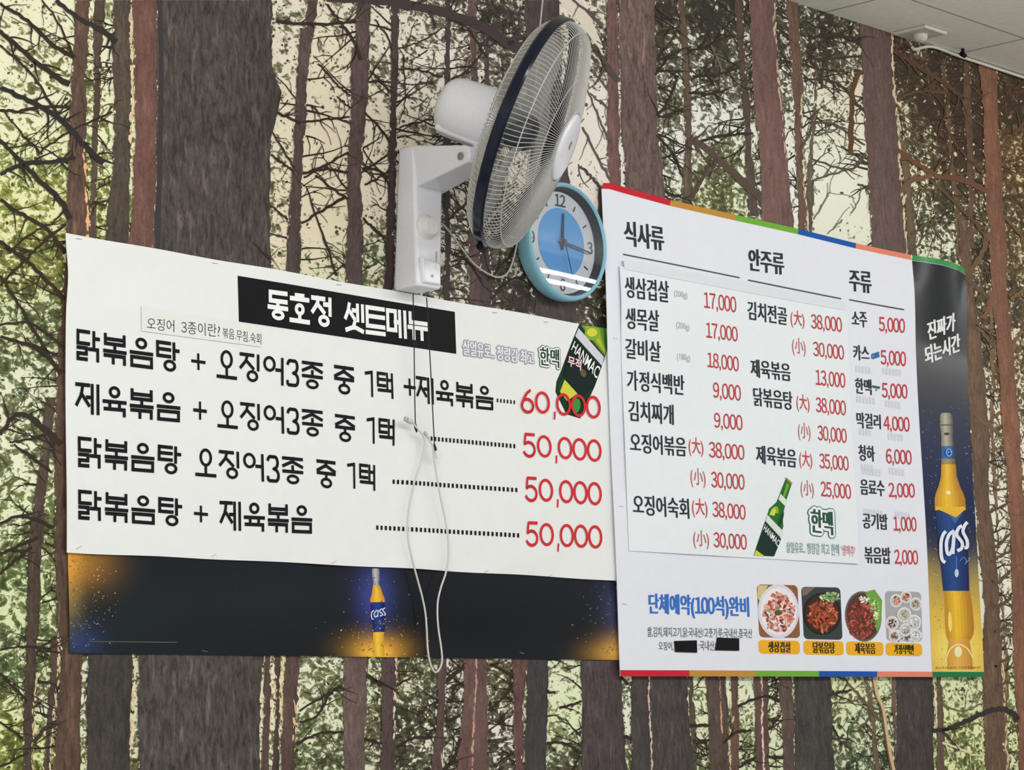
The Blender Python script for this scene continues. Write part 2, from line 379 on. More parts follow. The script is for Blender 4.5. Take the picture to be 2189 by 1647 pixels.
_seq = [0]
def LW(px, py, layer):
    return W(px, py, layer*0.00026+_seq[0]*1.1e-7+0.0001)
def strip(pts, w, col, layer, mat=2, amt=0.0):     # a printed branch: path in photo pixels with widths
    _seq[0] += 1
    P = np.array(pts, float); N = len(P)
    T = np.gradient(P, axis=0); T /= (np.linalg.norm(T, axis=1, keepdims=True)+1e-9)
    Nn = np.stack([-T[:, 1], T[:, 0]], 1)
    pr = None
    for i in range(N):
        ww = w[i]/2 if not isinstance(w, (int, float)) else w/2
        a = wall.vert(LW(*(P[i]+Nn[i]*ww), layer), col, amt); b = wall.vert(LW(*(P[i]-Nn[i]*ww), layer), col, amt)
        if pr: wall.face((pr[0], a, b, pr[1]), mat)
        pr = (a, b)
def branch(pts, w0, w1, col=(56, 45, 38), layer=6, twigs=0, jag=1.6, n=6):
    path = smoothpath(pts, n); N = len(path)
    path = [p+np.array([rnd.uniform(-jag, jag), rnd.uniform(-jag, jag)]) for p in path]
    ws = [w0+(w1-w0)*i/(N-1)+rnd.uniform(-.12, .18)*w0 for i in range(N)]
    strip(path, ws, ink(col), layer)
    for k in range(twigs):
        i = rnd.randrange(1, N-1); p = path[i]; t = path[i]-path[i-1]; a = math.atan2(t[1], t[0])+rnd.choice((-1, 1))*rnd.uniform(.35, 1.1)
        L = rnd.uniform(14, 70); q = [p]
        for s_ in range(4):
            a += rnd.uniform(-.35, .35); q.append(q[-1]+np.array([math.cos(a), math.sin(a)])*L/4)
        strip(q, [max(1.2, ws[i]*.5*(1-.18*j)) for j in range(5)], ink(col), layer)
def fleck(x, y, r, asp, a, col, layer, keep=False):
    layer = layer+rnd.uniform(-.1, .1); sq = _seq[0]; _seq[0] = 0
    c, s_ = math.cos(a), math.sin(a); pts = []
    for k in range(5):
        t = 2*math.pi*k/5+rnd.uniform(-.3, .3); u, v = math.cos(t)*r, math.sin(t)*r*asp
        pts.append(LW(x+u*c-v*s_, y+u*s_+v*c, layer))
    wall.poly(pts, col, 0, 2)
    _seq[0] = sq
def chips(path, w, col, layer):                     # broken line of lit bark chips
    for p in smoothpath(path, 9):
        if rnd.random() < .85:
            kk = rnd.uniform(.7, 1.05); fleck(p[0]+rnd.uniform(-1.2, 1.2), p[1]+rnd.uniform(-3, 3), rnd.uniform(4, 10), .06*w*rnd.uniform(.5, 1.4), 1.57+rnd.uniform(-.15, .15), tuple(v*kk for v in ink(col)), layer, True)
def trunk(rows, col, layer=5, amt=.5, rim=None, rough=1.6, br=0, brl=(40, 130), bcol=(52, 43, 37), side=0):
    ys = [r[0] for r in rows]; Y = np.arange(min(ys), max(ys)+.1, 11.0)
    xl = np.interp(Y, ys, [r[1] for r in rows]); xr = np.interp(Y, ys, [r[2] for r in rows])
    k = len(Y)
    def wob(): 
        a = rng.normal(0, 1, k); b = np.convolve(rng.normal(0, 1, k+8), np.ones(9)/3, 'valid')
        return a*rough*.6+b*rough
    xl = xl+wob(); xr = xr+wob()
    _seq[0] += 1
    nc = 6; base = np.array(ink(col))*np.array([.86, .81, .79]); drift = np.convolve(rng.normal(0, 1, k+20), np.ones(21)/6, 'valid')
    prev = None
    for j in range(k):
        row = []
        for i in range(nc):
            u = i/(nc-1); sh = (1.0, 1.04, 1.08, 1.04, .96, .84)[i]*(1+.08*drift[j])
            row.append(wall.vert(LW(xl[j]+(xr[j]-xl[j])*u, Y[j], layer), tuple(base*sh), amt))
        if prev:
            for i in range(nc-1): wall.face((prev[i], prev[i+1], row[i+1], row[i]), 1)
        prev = row
    if rim:
        rc, rw, off, y0, y1 = rim
        for j in range(k):
            if not y0 <= Y[j] <= y1: continue
            for _ in range(2):
                if rnd.random() < .72:
                    kk = rnd.uniform(.72, 1.04); fleck(xr[j]+off+rnd.uniform(-1.5, 1.5), Y[j]+rnd.uniform(-6, 6), rnd.uniform(3.5, 12), min(.42, .05*rw*rnd.uniform(.5, 1.4)), 1.57+rnd.uniform(-.25, .25), tuple(v*kk for v in ink(rc)), layer+.6, True)
    for q in range(int(k*1.5)):
        j = rnd.randrange(k); left = rnd.random() < .5; xx = (xl if left else xr)[j]
        d_, s_, m_ = ground_at(xx, Y[j]); cc = s_ if rnd.random() < .6 else m_; kk = rnd.uniform(.5, .95)
        fleck(xx+rnd.uniform(-1.5, 1.5), Y[j]+rnd.uniform(-5, 5), rnd.uniform(1.6, 4.5), rnd.uniform(.3, .6), 1.57+rnd.uniform(-.4, .4), tuple(v*kk for v in cc), layer+.5)
    for b in range(br):
        j = rnd.randrange(k); sd = side or rnd.choice((-1, 1)); x = xl[j]+3 if sd < 0 else xr[j]-3
        a = rnd.uniform(-.9, .75); L = rnd.uniform(*brl); q = [np.array([x, Y[j]])]; n_ = 6
        for s_ in range(n_):
            a += rnd.uniform(-.2, .2); q.append(q[-1]+np.array([sd*math.cos(a), math.sin(a)])*L/n_)
        w = rnd.uniform(2.2, 5)
        strip(q, [max(1.2, w*(1-.8*s_/n_)) for s_ in range(n_+1)], ink(bcol), layer-.6)
        for t in range(rnd.randrange(1, 4)):
            s_ = rnd.randrange(1, n_); a2 = a+rnd.choice((-1, 1))*rnd.uniform(.4, 1.0); p = q[s_]; LL = rnd.uniform(12, 45)
            strip([p, p+np.array([sd*math.cos(a2), math.sin(a2)])*LL*.5, p+np.array([sd*math.cos(a2+.2), math.sin(a2+.2)])*LL], [max(1.2, w*.5), max(1.1, w*.4), 1.1], ink(bcol), layer-.6)

strip(smoothpath([(1212,-10),(1238,22),(1262,62),(1284,104)], 4), [34,44,40,34,30,30,26,24,20,18,16,14,12], ink(216,206,190), 1.3)
DB = (62, 55, 52); GR = (70, 64, 62); RB = (104, 76, 70); MB_ = (88, 70, 62); RIM = (236, 214, 188); ORIM = (232, 184, 146)
# far thin trunks first
trunk([(0,199,222),(150,200,216),(330,196,210),(520,192,206)], (84,70,58), 2, .3, br=22, brl=(20,70))
trunk([(0,1000,1020),(160,1006,1022),(400,1004,1025),(690,1000,1028)], (92,74,72), 2, .4, br=22)
trunk([(60,1034,1046),(300,1032,1044),(520,1030,1047),(690,1026,1050)], (72,62,62), 2, .3, br=16)
trunk([(0,952,963),(170,950,964),(420,950,963),(690,948,966)], (62,54,54), 3, .2, br=20, brl=(30,110))
trunk([(0,1451,1464),(200,1462,1476),(300,1462,1478),(440,1460,1478)], (92,78,62), 2, .4, br=24, brl=(30,90))
trunk([(0,1572,1590),(150,1580,1595),(300,1590,1606),(470,1600,1622)], (84,70,62), 2, .4, br=24, brl=(30,100))
trunk([(0,1682,1702),(150,1691,1712),(300,1698,1716),(400,1703,1722),(500,1706,1728)], (104,82,66), 2, .4, ((234,214,178),3,-1,200,500), br=18, brl=(20,60))
trunk([(60,1745,1752),(250,1736,1744),(330,1728,1740),(500,1722,1736)], (96,90,72), 2, .4, br=16, brl=(20,80))
trunk([(140,2012,2020),(330,2030,2040),(560,2047,2063)], (98,78,56), 2, .4, br=14)
trunk([(130,2060,2072),(330,2066,2078),(560,2072,2084)], (92,70,50), 2, .4, br=14)
trunk([(300,1926,1940),(420,1938,1952),(560,1944,1962)], (96,84,62), 2, .4, br=10, brl=(20,60))
trunk([(850,97,120),(1000,82,108),(1080,70,97),(1200,62,91),(1400,55,78),(1660,47,70)], (78,66,56), 4, .5, ((226,196,160),4,-2,1450,1650), br=26, brl=(30,70))
trunk([(1360,112,126),(1400,110,127),(1500,104,118),(1660,94,108)], (84,68,58), 3, .4, ((230,206,176),3,0,1360,1660), br=14, brl=(15,40))
trunk([(1390,566,576),(1660,560,574)], (90,74,66), 2, .4); trunk([(1390,590,600),(1520,588,598),(1660,582,596)], (76,62,56), 2, .4, ((236,214,160),7,6,1390,1530))
trunk([(1390,1470,1478),(1660,1478,1490)], (84,74,62), 2, .3, br=10, brl=(15,40))
trunk([(1440,1846,1856),(1540,1862,1872),(1660,1872,1884)], (112,94,74), 3, .3, br=8, brl=(20,60))
trunk([(620,2112,2122),(900,2118,2126),(1100,2126,2132),(1400,2146,2152),(1660,2150,2160)], (120,96,68), 3, .3, br=50, brl=(15,40), bcol=(96,78,56))
# middle trunks
trunk([(0,163,193),(170,155,184),(330,145,186),(450,142,190),(560,140,192),(830,120,150),(1080,117,150),(1250,116,150),(1398,130,176),(1450,130,174),(1660,111,166)], (92,72,60), 5, .6, ((236,180,130),7,-5,300,520), br=20, brl=(60,170), side=-1)
trunk([(0,240,284),(200,243,280),(400,234,276),(540,222,272)], (82,72,62), 5, .6, ((236,206,170),6,0,0,300), br=10, brl=(20,60), side=-1)
trunk([(0,285,340),(200,290,340),(450,284,338),(560,268,336)], (112,80,72), 5.5, .35)
trunk([(60,640,671),(150,635,658),(300,629,650),(400,624,646),(500,615,642),(640,611,638)], (80,68,65), 5, .45, br=14, brl=(40,150))
trunk([(0,660,676),(60,656,672),(130,648,664)], (80,66,62), 4, .4)
trunk([(0,762,793),(100,759,789),(130,752,789),(250,748,778),(400,742,775),(700,740,777)], (88,73,71), 5, .5, br=15, brl=(40,150))
trunk([(0,838,852),(200,835,851),(400,828,845),(700,818,840)], (64,54,54), 5, .35, br=24, brl=(40,150))
trunk([(0,1120,1194),(200,1126,1204),(500,1140,1226),(760,1146,1240)], (74,64,64), 5, .5)
trunk([(0,1298,1324),(200,1298,1322),(300,1298,1324),(420,1305,1330)], (116,88,84), 4.5, .45)
trunk([(0,1322,1399),(150,1325,1402),(280,1331,1405),(420,1338,1421),(440,1340,1424)], (106,88,84), 5, .8, br=14, brl=(40,110), side=1)
trunk([(0,1601,1657),(150,1609,1666),(300,1620,1678),(420,1628,1690),(520,1636,1700)], (116,88,84), 5, .3, ((212,178,152),4,-3,0,330))
trunk([(0,1836,1905),(80,1840,1908),(240,1848,1918),(350,1856,1925),(480,1861,1934),(580,1866,1940)], (102,82,78), 5, .4, ((222,196,160),5,0,60,560), br=12, brl=(30,80), side=-1)
trunk([(470,2048,2068),(500,2051,2070),(700,2063,2090),(850,2068,2110),(1060,2084,2117),(1250,2100,2136),(1450,2103,2143),(1660,2109,2151)], (104,82,62), 5, .5, ((226,200,160),4,4,1400,1660), br=22, brl=(20,60), side=1)
trunk([(120,2092,2129),(250,2101,2133),(350,2107,2140),(500,2114,2149),(700,2126,2163),(900,2140,2177),(1060,2157,2192),(1250,2162,2204),(1450,2170,2218),(1660,2180,2230)], (128,88,66), 5.5, .35, br=26, brl=(30,80), bcol=(92,70,50))
# the lower band
trunk([(1385,188,282),(1500,187,280),(1660,185,277)], (70,66,62), 5, .55, ((224,206,168),8,5,1420,1600))
trunk([(1385,612,640),(1500,606,636),(1660,601,633)], (92,72,68), 5, .4, ((236,186,140),4,-3,1500,1600))
trunk([(1390,732,786),(1500,732,784),(1660,737,780)], (104,88,84), 5, .55)
trunk([(1390,775,790),(1500,774,784),(1560,772,782)], (88,66,58), 4, .4)
trunk([(1390,816,846),(1500,815,843),(1660,812,842)], (84,70,68), 5, .4, ((240,206,190),5,-1,1390,1580), br=8, brl=(20,60))
trunk([(1390,938,956),(1500,934,952),(1660,921,946)], (94,76,72), 5, .4, ((238,206,190),3,-1,1600,1660), br=14, brl=(30,90))
trunk([(1390,993,1042),(1520,988,1041),(1660,978,1042)], (104,80,76), 5, .35, br=10, brl=(20,80))
chips([(1019,1395),(1018,1450),(1016,1500),(1012,1560),(1009,1660)], 4, (200,160,145), 6)
trunk([(1400,1098,1128),(1500,1099,1122),(1660,1104,1122)], (104,74,72), 5, .4, ((242,214,198),6,-3,1400,1660), br=10, brl=(20,60), side=-1)
trunk([(1400,1127,1172),(1520,1124,1169),(1660,1122,1168)], (66,62,64), 5.5, .35, br=5, brl=(15,30), side=1)
trunk([(1400,1243,1330),(1520,1245,1332),(1660,1246,1340)], (74,66,66), 5, .75, br=5, brl=(30,70), side=-1)
trunk([(1440,1350,1392),(1660,1350,1392)], (70,64,62), 5, .35)
trunk([(1440,1388,1474),(1660,1394,1480)], (72,66,64), 5.5, .7)
chips([(1388,1446),(1387,1500),(1390,1540),(1392,1580),(1393,1620),(1394,1660)], 4, (230,200,184), 7)
trunk([(1440,1510,1550),(1540,1514,1555),(1660,1519,1562)], (88,74,68), 5, .5, ((230,190,150),5,4,1550,1660), br=6, brl=(20,50))
chips([(1538,1450),(1541,1520),(1543,1560)], 3, (196,160,132), 7)
trunk([(1440,1562,1576),(1660,1563,1580)], (104,78,66), 5, .4, ((230,206,176),5,-14,1500,1660), br=6, brl=(20,40))
trunk([(1440,1612,1640),(1660,1615,1645)], (98,76,68), 5, .35, br=8, brl=(20,60))
chips([(1628,1446),(1629,1500),(1630,1560),(1632,1610),(1634,1660)], 4, (232,208,190), 6)
trunk([(1440,1666,1695),(1540,1670,1700),(1660,1677,1703)], (96,80,72), 5, .4, ((244,232,200),5,-2,1440,1520), br=8, brl=(20,50), side=-1)
trunk([(1440,1698,1775),(1540,1699,1779),(1660,1702,1784)], (68,64,60), 5.5, .7, br=5, brl=(30,80), side=1)
trunk([(1440,1907,1924),(1660,1914,1926)], (116,90,78), 5, .3)
trunk([(1440,1915,1994),(1660,1917,1999)], (66,60,56), 5.5, .7, ((236,216,176),4,4,1440,1560))
trunk([(1440,2001,2014),(1660,2001,2021)], (104,84,70), 5, .4)
strip(smoothpath([(1868,1446),(1875,1485),(1888,1515),(1895,1560),(1903,1610),(1914,1660)], 5), 6, ink(206,176,140), 6)
strip(smoothpath([(1866,1446),(1872,1485),(1884,1515),(1891,1560),(1899,1610),(1909,1660)], 5), 5, ink(112,88,70), 5.8)
# the huge trunk above and below the white sheet, with its knot on the right
trunk([(0,337,581),(60,337,582),(150,336,583),(178,336,590),(190,336,600),(205,336,598),(240,335,590),(300,335,580),(420,334,578),(560,330,580),(1380,297,560),(1500,296,558),(1660,296,556)], (76,71,67), 6, 1.0)
strip([(342,0),(345,120),(344,260),(340,420),(336,560)], [8,10,9,10,10], ink(60,58,60), 6.3)
# traced limbs
L = branch
L([(700,-4),(790,0),(880,12),(960,30),(1040,62),(1095,98),(1150,120)],15,22,(66,58,58),6,10)
L([(0,8),(60,45),(110,95),(160,122)],6,9,twigs=6); L([(0,66),(50,110),(100,150),(150,182)],8,12,twigs=8); L([(0,98),(40,130),(80,175),(110,225),(150,280)],4,6,twigs=6)
L([(0,186),(50,210),(110,240),(150,275),(180,310),(220,350)],9,13,(50,46,44),6.5,10); L([(0,235),(40,238),(90,228),(150,228)],6,7,twigs=5)
L([(0,300),(50,350),(90,390),(130,430),(150,470)],7,13,(52,46,42),6.5,8); L([(0,372),(50,352),(110,345),(160,338)],8,9,(50,46,42),6.5,6); L([(0,425),(50,460),(100,490),(140,540)],6,9,twigs=8); L([(10,240),(50,290),(90,330)],3,4,twigs=4)
L([(90,0),(120,40),(145,90),(160,125)],3,5,twigs=4); L([(120,0),(170,40),(215,62),(250,90)],8,12,(54,50,46),6.5,5); L([(80,330),(120,300),(150,280),(200,258),(240,240)],4,5,twigs=6)
L([(20,540),(60,505),(100,480)],5,4,twigs=3); L([(0,610),(40,570),(80,530),(140,480)],5,6,twigs=5); L([(0,515),(60,560),(110,610),(138,640)],6,9,twigs=5); L([(0,590),(40,650),(80,720),(110,770)],5,7,twigs=5)
L([(0,720),(50,735),(100,760),(130,800)],5,8,twigs=5); L([(0,695),(60,690),(110,720),(138,745)],4,6,twigs=4); L([(0,930),(30,890),(60,890),(100,920),(130,950)],7,14,(58,48,44),6,6); L([(20,945),(60,940),(100,930)],4,5,twigs=3); L([(30,950),(70,980),(110,1010)],4,5,twigs=3)
L([(0,1120),(40,1105),(80,1112),(115,1130)],6,8,twigs=3); L([(0,1185),(40,1168),(80,1150)],6,8,twigs=3); L([(0,1228),(30,1200),(70,1170)],5,7,twigs=3); L([(0,1390),(60,1382),(110,1390)],4,5,twigs=4); L([(0,1440),(30,1470),(60,1500)],4,5,twigs=3); L([(0,1545),(50,1580)],4,6,twigs=3); L([(72,1590),(95,1560),(120,1545)],9,8,(66,56,50),6,2); L([(0,1640),(60,1610)],4,5,twigs=2)
L([(590,45),(640,50),(700,52),(762,45)],8,5,twigs=9); L([(700,10),(730,50),(755,85),(772,130)],4,8,twigs=4); L([(540,520),(580,560)],4,5,twigs=3); L([(590,240),(630,258),(640,265)],5,6,twigs=4); L([(650,380),(700,350),(745,325)],4,5,twigs=5); L([(648,370),(700,362),(745,368)],6,5,twigs=8); L([(675,375),(720,410),(745,425)],4,5,twigs=3); L([(645,478),(690,450),(740,420)],5,6,twigs=3); L([(680,135),(720,180),(748,205)],4,3,twigs=4)
L([(650,260),(700,255),(748,250)],5,4,twigs=6); L([(720,205),(748,230)],3,4,twigs=2); L([(655,400),(690,500),(720,590)],3,5,twigs=4); L([(580,280),(605,320),(630,360)],3,4,twigs=3); L([(580,330),(605,350),(628,365)],4,4,twigs=3); L([(580,440),(615,470)],3,4,twigs=2)
L([(780,240),(810,270),(835,305)],4,5,twigs=4); L([(800,40),(830,80),(838,110)],3,4,twigs=3); L([(775,465),(800,490),(825,510)],5,6,twigs=3); L([(790,150),(815,175),(838,200)],4,4,twigs=5); L([(780,395),(810,380),(835,365)],4,4,twigs=4); L([(775,360),(810,365),(835,400)],5,5,twigs=7)
L([(852,103),(900,88),(945,60)],3,3,twigs=4); L([(862,115),(866,190),(864,230),(852,265)],3,2,twigs=5); L([(855,272),(900,260),(942,250)],4,3,twigs=7); L([(850,148),(900,150),(940,165)],4,3,twigs=6); L([(960,40),(1000,60),(1040,120)],3,4,twigs=6); L([(965,170),(1000,150),(1036,110)],4,3,twigs=6)
L([(960,470),(1000,430),(1015,400)],5,4,twigs=6); L([(962,540),(1000,560),(1030,600)],4,4,twigs=6); L([(1045,600),(1080,560),(1110,520)],4,4,twigs=6); L([(1050,640),(1090,600),(1130,590)],5,4,twigs=6)
L([(1268,95),(1290,130),(1322,175)],9,14,(84,70,66),6,2); L([(1225,0),(1262,30),(1290,62)],4,6,(92,84,76),6,4); L([(1255,190),(1280,250),(1300,300)],3,4,(96,86,84),4,3); L([(1265,150),(1300,190)],3,4,(96,86,84),4,3); L([(1262,200),(1300,232)],3,3,(96,86,84),4,2); L([(1246,270),(1275,330),(1305,385)],4,5,(96,86,80),4,3); L([(1240,355),(1265,380),(1282,400)],5,6,(82,72,66),4,2); L([(1283,400),(1284,470),(1290,520)],9,8,(92,82,70),4,3); L([(1250,500),(1285,540)],4,5,twigs=2)
L([(1404,250),(1430,215),(1450,160)],7,4,twigs=5); L([(1404,250),(1440,250)],5,3,twigs=3); L([(1404,290),(1440,330),(1460,380)],4,3,twigs=6); L([(1400,160),(1440,115),(1478,100)],4,3,twigs=6)
L([(1470,303),(1500,310),(1540,345),(1590,390),(1630,425)],12,17,(86,72,62),4.5,3); L([(1478,425),(1500,385),(1524,340)],9,6,(82,68,58),4.5,3); L([(1500,300),(1550,290),(1610,285)],6,5,twigs=5); L([(1480,163),(1530,160),(1580,145)],6,5,twigs=9); L([(1475,198),(1520,200),(1560,190)],6,3,twigs=8); L([(1520,95),(1545,155),(1560,205)],4,5,(110,100,86),4.5,3); L([(1478,108),(1520,100)],5,4,twigs=4)
L([(1718,172),(1760,170),(1800,185),(1830,220),(1852,240)],4,7,(70,58,48),4.6,8); L([(1840,150),(1824,190),(1821,250),(1819,330)],9,10,(92,66,44),5.6,0); L([(1740,260),(1790,270),(1850,310)],5,4,(84,74,64),4.6,6); L([(1735,340),(1790,358),(1825,360),(1852,330)],3,6,(84,74,64),4.6,5); L([(1740,385),(1780,372),(1820,362)],4,4,(92,84,72),4.6,3); L([(1745,290),(1780,280),(1800,270)],3,3,(92,84,72),4.6,3); L([(1712,320),(1730,285),(1742,240)],6,5,(88,78,66),4.6,4); L([(1740,470),(1765,425),(1775,410)],3,3,(120,112,96),4.6,3); L([(1820,455),(1835,430),(1842,400)],3,2,(120,112,96),4.6,2); L([(1770,500),(1800,470)],2,3,(120,112,96),4.6,2); L([(1832,395),(1852,400),(1862,420)],4,6,(84,74,64),4.6,2)
L([(1716,130),(1770,125),(1842,120)],4,5,(66,54,46),4.6,8); L([(1730,80),(1790,75),(1842,85)],5,6,(60,52,46),4.6,8); L([(1756,190),(1762,140),(1790,110)],5,4,(66,58,50),4.6,6)
L([(1912,108),(1960,140),(2030,185),(2060,215)],9,8,(86,62,50),6,6); L([(1918,210),(1970,195),(2024,198)],6,7,(86,66,50),6,4); L([(1918,320),(1960,350),(2000,375),(2060,385),(2110,410)],8,12,(104,74,54),6,4); L([(1925,410),(1950,385),(1975,380),(2000,370)],12,8,(112,84,64),6,2); L([(1990,385),(2040,430),(2080,470),(2110,510)],6,7,(96,74,54),6,5); L([(2020,270),(2060,330),(2100,370)],4,4,(92,66,48),6,5); L([(2030,200),(2015,260),(2000,300)],4,4,(84,60,46),6,4); L([(2150,200),(2189,197)],8,8,(84,62,46),6,2); L([(2140,320),(2189,262)],6,6,(96,72,50),6,3); L([(2150,420),(2189,420)],9,8,(78,62,48),6,3); L([(2145,460),(2189,510)],6,6,(110,84,60),6,3); L([(2160,345),(2189,335)],6,5,(92,68,48),6,2)
L([(1950,500),(1985,480),(2020,520)],5,4,(92,78,62),6,6); L([(1945,545),(1980,500),(2000,460)],4,4,(96,82,62),6,6); L([(2070,590),(2100,540),(2113,500)],9,12,(110,84,64),6,2); L([(2068,600),(2100,625),(2113,640)],8,8,(100,80,62),6,2); L([(2100,680),(2120,640),(2130,620)],14,16,(120,88,68),6,0); L([(2072,680),(2100,710),(2130,745)],7,8,(104,82,64),6,2); L([(2080,880),(2110,910),(2145,930)],9,6,(112,90,70),6,1); L([(2110,905),(2140,880)],6,6,(112,90,70),6,1); L([(2160,640),(2189,620)],7,7,(120,92,60),6,1); L([(2165,740),(2189,700)],6,6,(120,92,60),6,1)
for y in (1080,1160,1185,1240,1290,1345,1415,1460): L([(2115+(y-1060)*.03,y+rnd.uniform(0,25)),(2135,y+6),(2160,y-rnd.uniform(4,20))],6,5,(92,76,60),6,1)
L([(1995,1563),(2030,1558),(2070,1540),(2105,1525),(2140,1516),(2165,1525),(2175,1540)],8,13,(56,50,44),7,2); L([(2016,1588),(2050,1600),(2080,1615),(2106,1614)],5,4,(214,204,168),6,2); L([(2016,1510),(2060,1520),(2100,1505)],3,3,(110,104,76),6,4)
L([(1770,1486),(1800,1480),(1822,1475)],8,4,(60,54,48),6,2); L([(1805,1450),(1830,1480),(1855,1510),(1880,1540)],4,5,(104,88,72),5.4,2); L([(1778,1505),(1820,1500),(1850,1492)],3,3,(92,86,66),5.4,3); L([(1778,1578),(1800,1586),(1822,1604)],6,4,(76,66,54),5.4,1); L([(1868,1520),(1850,1545),(1836,1560)],5,3,(96,80,66),5.4,2); L([(1870,1590),(1890,1570)],3,4,(96,80,66),5.4,1)
L([(640,1520),(690,1490),(725,1470)],4,5,twigs=4); L([(640,1545),(680,1530),(700,1490),(728,1465)],4,6,twigs=4); L([(636,1590),(680,1570),(733,1565)],5,5,twigs=4); L([(845,1600),(880,1580),(925,1577)],5,5,twigs=2); L([(780,1580),(800,1585),(816,1592)],7,6,twigs=1); L([(955,1455),(975,1440),(992,1425)],9,8,twigs=1); L([(952,1545),(985,1530)],6,7,twigs=1); L([(945,1650),(970,1620),(985,1580)],6,6,twigs=3); L([(1045,1420),(1080,1435),(1098,1445)],5,6,twigs=3); L([(1045,1520),(1080,1490),(1098,1460)],4,5,twigs=5); L([(785,1445),(800,1455),(816,1465)],8,9,twigs=2); L([(848,1465),(870,1455),(880,1450)],5,3,twigs=2)
L([(1168,1478),(1188,1482)],8,4); L([(1168,1590),(1200,1588),(1244,1610)],6,5,twigs=1); L([(1196,1515),(1220,1508),(1244,1500)],5,5,twigs=1); L([(1225,1647),(1240,1615)],5,5); L([(1475,1553),(1500,1552),(1514,1550)],6,6); L([(1490,1585),(1512,1588)],7,8); L([(1545,1590),(1575,1565),(1606,1562)],6,5,twigs=2); L([(1578,1512),(1605,1498),(1640,1490),(1668,1500)],5,6,twigs=2); L([(1580,1640),(1615,1620)],6,6,twigs=1); L([(1640,1618),(1675,1620)],6,6); L([(1642,1470),(1660,1460)],4,4,twigs=3); L([(1645,1560),(1668,1530)],4,4,twigs=2)
L([(1332,1575),(1350,1580)],7,7); L([(1330,1450),(1345,1465)],5,5)
# loose twigs scattered through the leafy places
for i in range(620):
    x, y = rnd.uniform(0, 2189), rnd.choice((rnd.uniform(0, 700), rnd.uniform(0, 600), rnd.uniform(1380, 1647), rnd.uniform(560, 1400)))
    d, s_, mi = ground_at(x, y)
    if rnd.random() > d*1.15: continue
    a = rnd.uniform(0, math.pi); Lh = rnd.uniform(18, 60); q = [np.array([x, y])]
    for k in range(4):
        a += rnd.uniform(-.4, .4); q.append(q[-1]+np.array([math.cos(a), math.sin(a)])*Lh/4)
    dk = tuple(v*.34 for v in mi); w = rnd.uniform(1.4, 3.4)
    strip(q, [w, w*.95, w*.8, w*.6, 1.0], dk, 1.5)
# single leaves: dark flecks on the sky, pale gaps in the thick foliage
for i in range(15000):
    x, y = rnd.uniform(-40, 2230), rnd.choice((rnd.uniform(-20, 620), rnd.uniform(-20, 620), rnd.uniform(560, 1400), rnd.uniform(1380, 1680)))
    if 200 < x < 1930 and 660 < y < 1375: continue
    d, s_, mi = ground_at(x, y); n_ = .5+.5*math.sin(x*.045+2*math.sin(y*.03))*math.cos(y*.05+1.5*math.sin(x*.021))
    t = d*.75+n_*.42
    if rnd.random() < (t-.30)*1.2 and d < .6:
        k = rnd.uniform(.18, .75); fleck(x, y, rnd.uniform(2.0, 5.2), rnd.uniform(.4, .9), rnd.uniform(0, 3.1), tuple(v*k for v in mi), 1.2)
    elif d >= .44 and rnd.random() < (.42 if d < .7 else .25):
        k = rnd.uniform(.75, 1.08); fleck(x, y, rnd.uniform(1.2, 4.6)*(1 if rnd.random() < .8 else 1.5), rnd.uniform(.28, .7), rnd.uniform(0, 3.1), tuple(min(.95, v*k) for v in s_), 1.2)
wall_ob = wall.build('wall_back', [MAT['ground'], MAT['bark'], MAT['print']])
tag(wall_ob, 'flat wall papered with a forest photograph of pine trunks and branches', kind='structure')

# ------------------------------------------------------------------ the room's other surfaces
m = MB(); cw = (0.86, 0.845, 0.775)
q0 = (X0, -5.2); q1 = (8.6, 0.0)
m.poly([(q0[0]-2.5, 0.0, CEIL), (q1[0], 0.0, CEIL), (q1[0], q0[1], CEIL), (q0[0]-2.5, q0[1], CEIL)], cw)
m.poly([(q0[0]-2.5, 0.0, CEIL+.06), (q0[0]-2.5, q0[1], CEIL+.06), (q1[0], q0[1], CEIL+.06), (q1[0], 0.0, CEIL+.06)], cw)
a0 = Cc(1788, 20); a1 = Cc(1942, 0); b0 = Cc(1952, 0); b1 = Cc(2187, 82); c0 = Cc(2084, 40); d0 = Cc(2057, 113)
def groove(p, q, w=0.004):
    p = np.array(p); q = np.array(q); t = (q-p)/np.linalg.norm(q-p); n_ = np.array([-t[1], t[0], 0])*w/2; dz = np.array([0, 0, -0.0006])
    m.poly([p+n_+dz, q+n_+dz, q-n_+dz, p-n_+dz], (0.36, 0.35, 0.30))
ypar = (b0[1]+b1[1])/2
step = abs(ypar)
for k in range(1, 6): groove((q0[0]-2.4, -step*k, CEIL), (8.5, -step*k, CEIL))
xs0 = (a0[0]+a1[0])/2; xs1 = (c0[0]+d0[0])/2; dx = abs(d0[0]-a0[0]) if abs(d0[0]-a0[0]) > .2 else .6
for k in range(-12, 8):
    x = a0[0]+k*dx
    if q0[0]-2.4 < x < 8.5: groove((x, 0, CEIL), (x, -5.1, CEIL))
ceil = m.build('ceiling', MAT['ceiling']); tag(ceil, 'pale gypsum tile ceiling with thin joints', kind='structure')
m = MB(); m.grid([[(q0[0]-2.5+(q1[0]-q0[0]+2.5)*i/4, q0[1]*j/3, 0) for i in range(5)] for j in range(4)], 5, 4, (.45, .43, .40))
tag(m.build('floor', MAT['ceiling']), 'plain floor of the dining room', kind='structure')

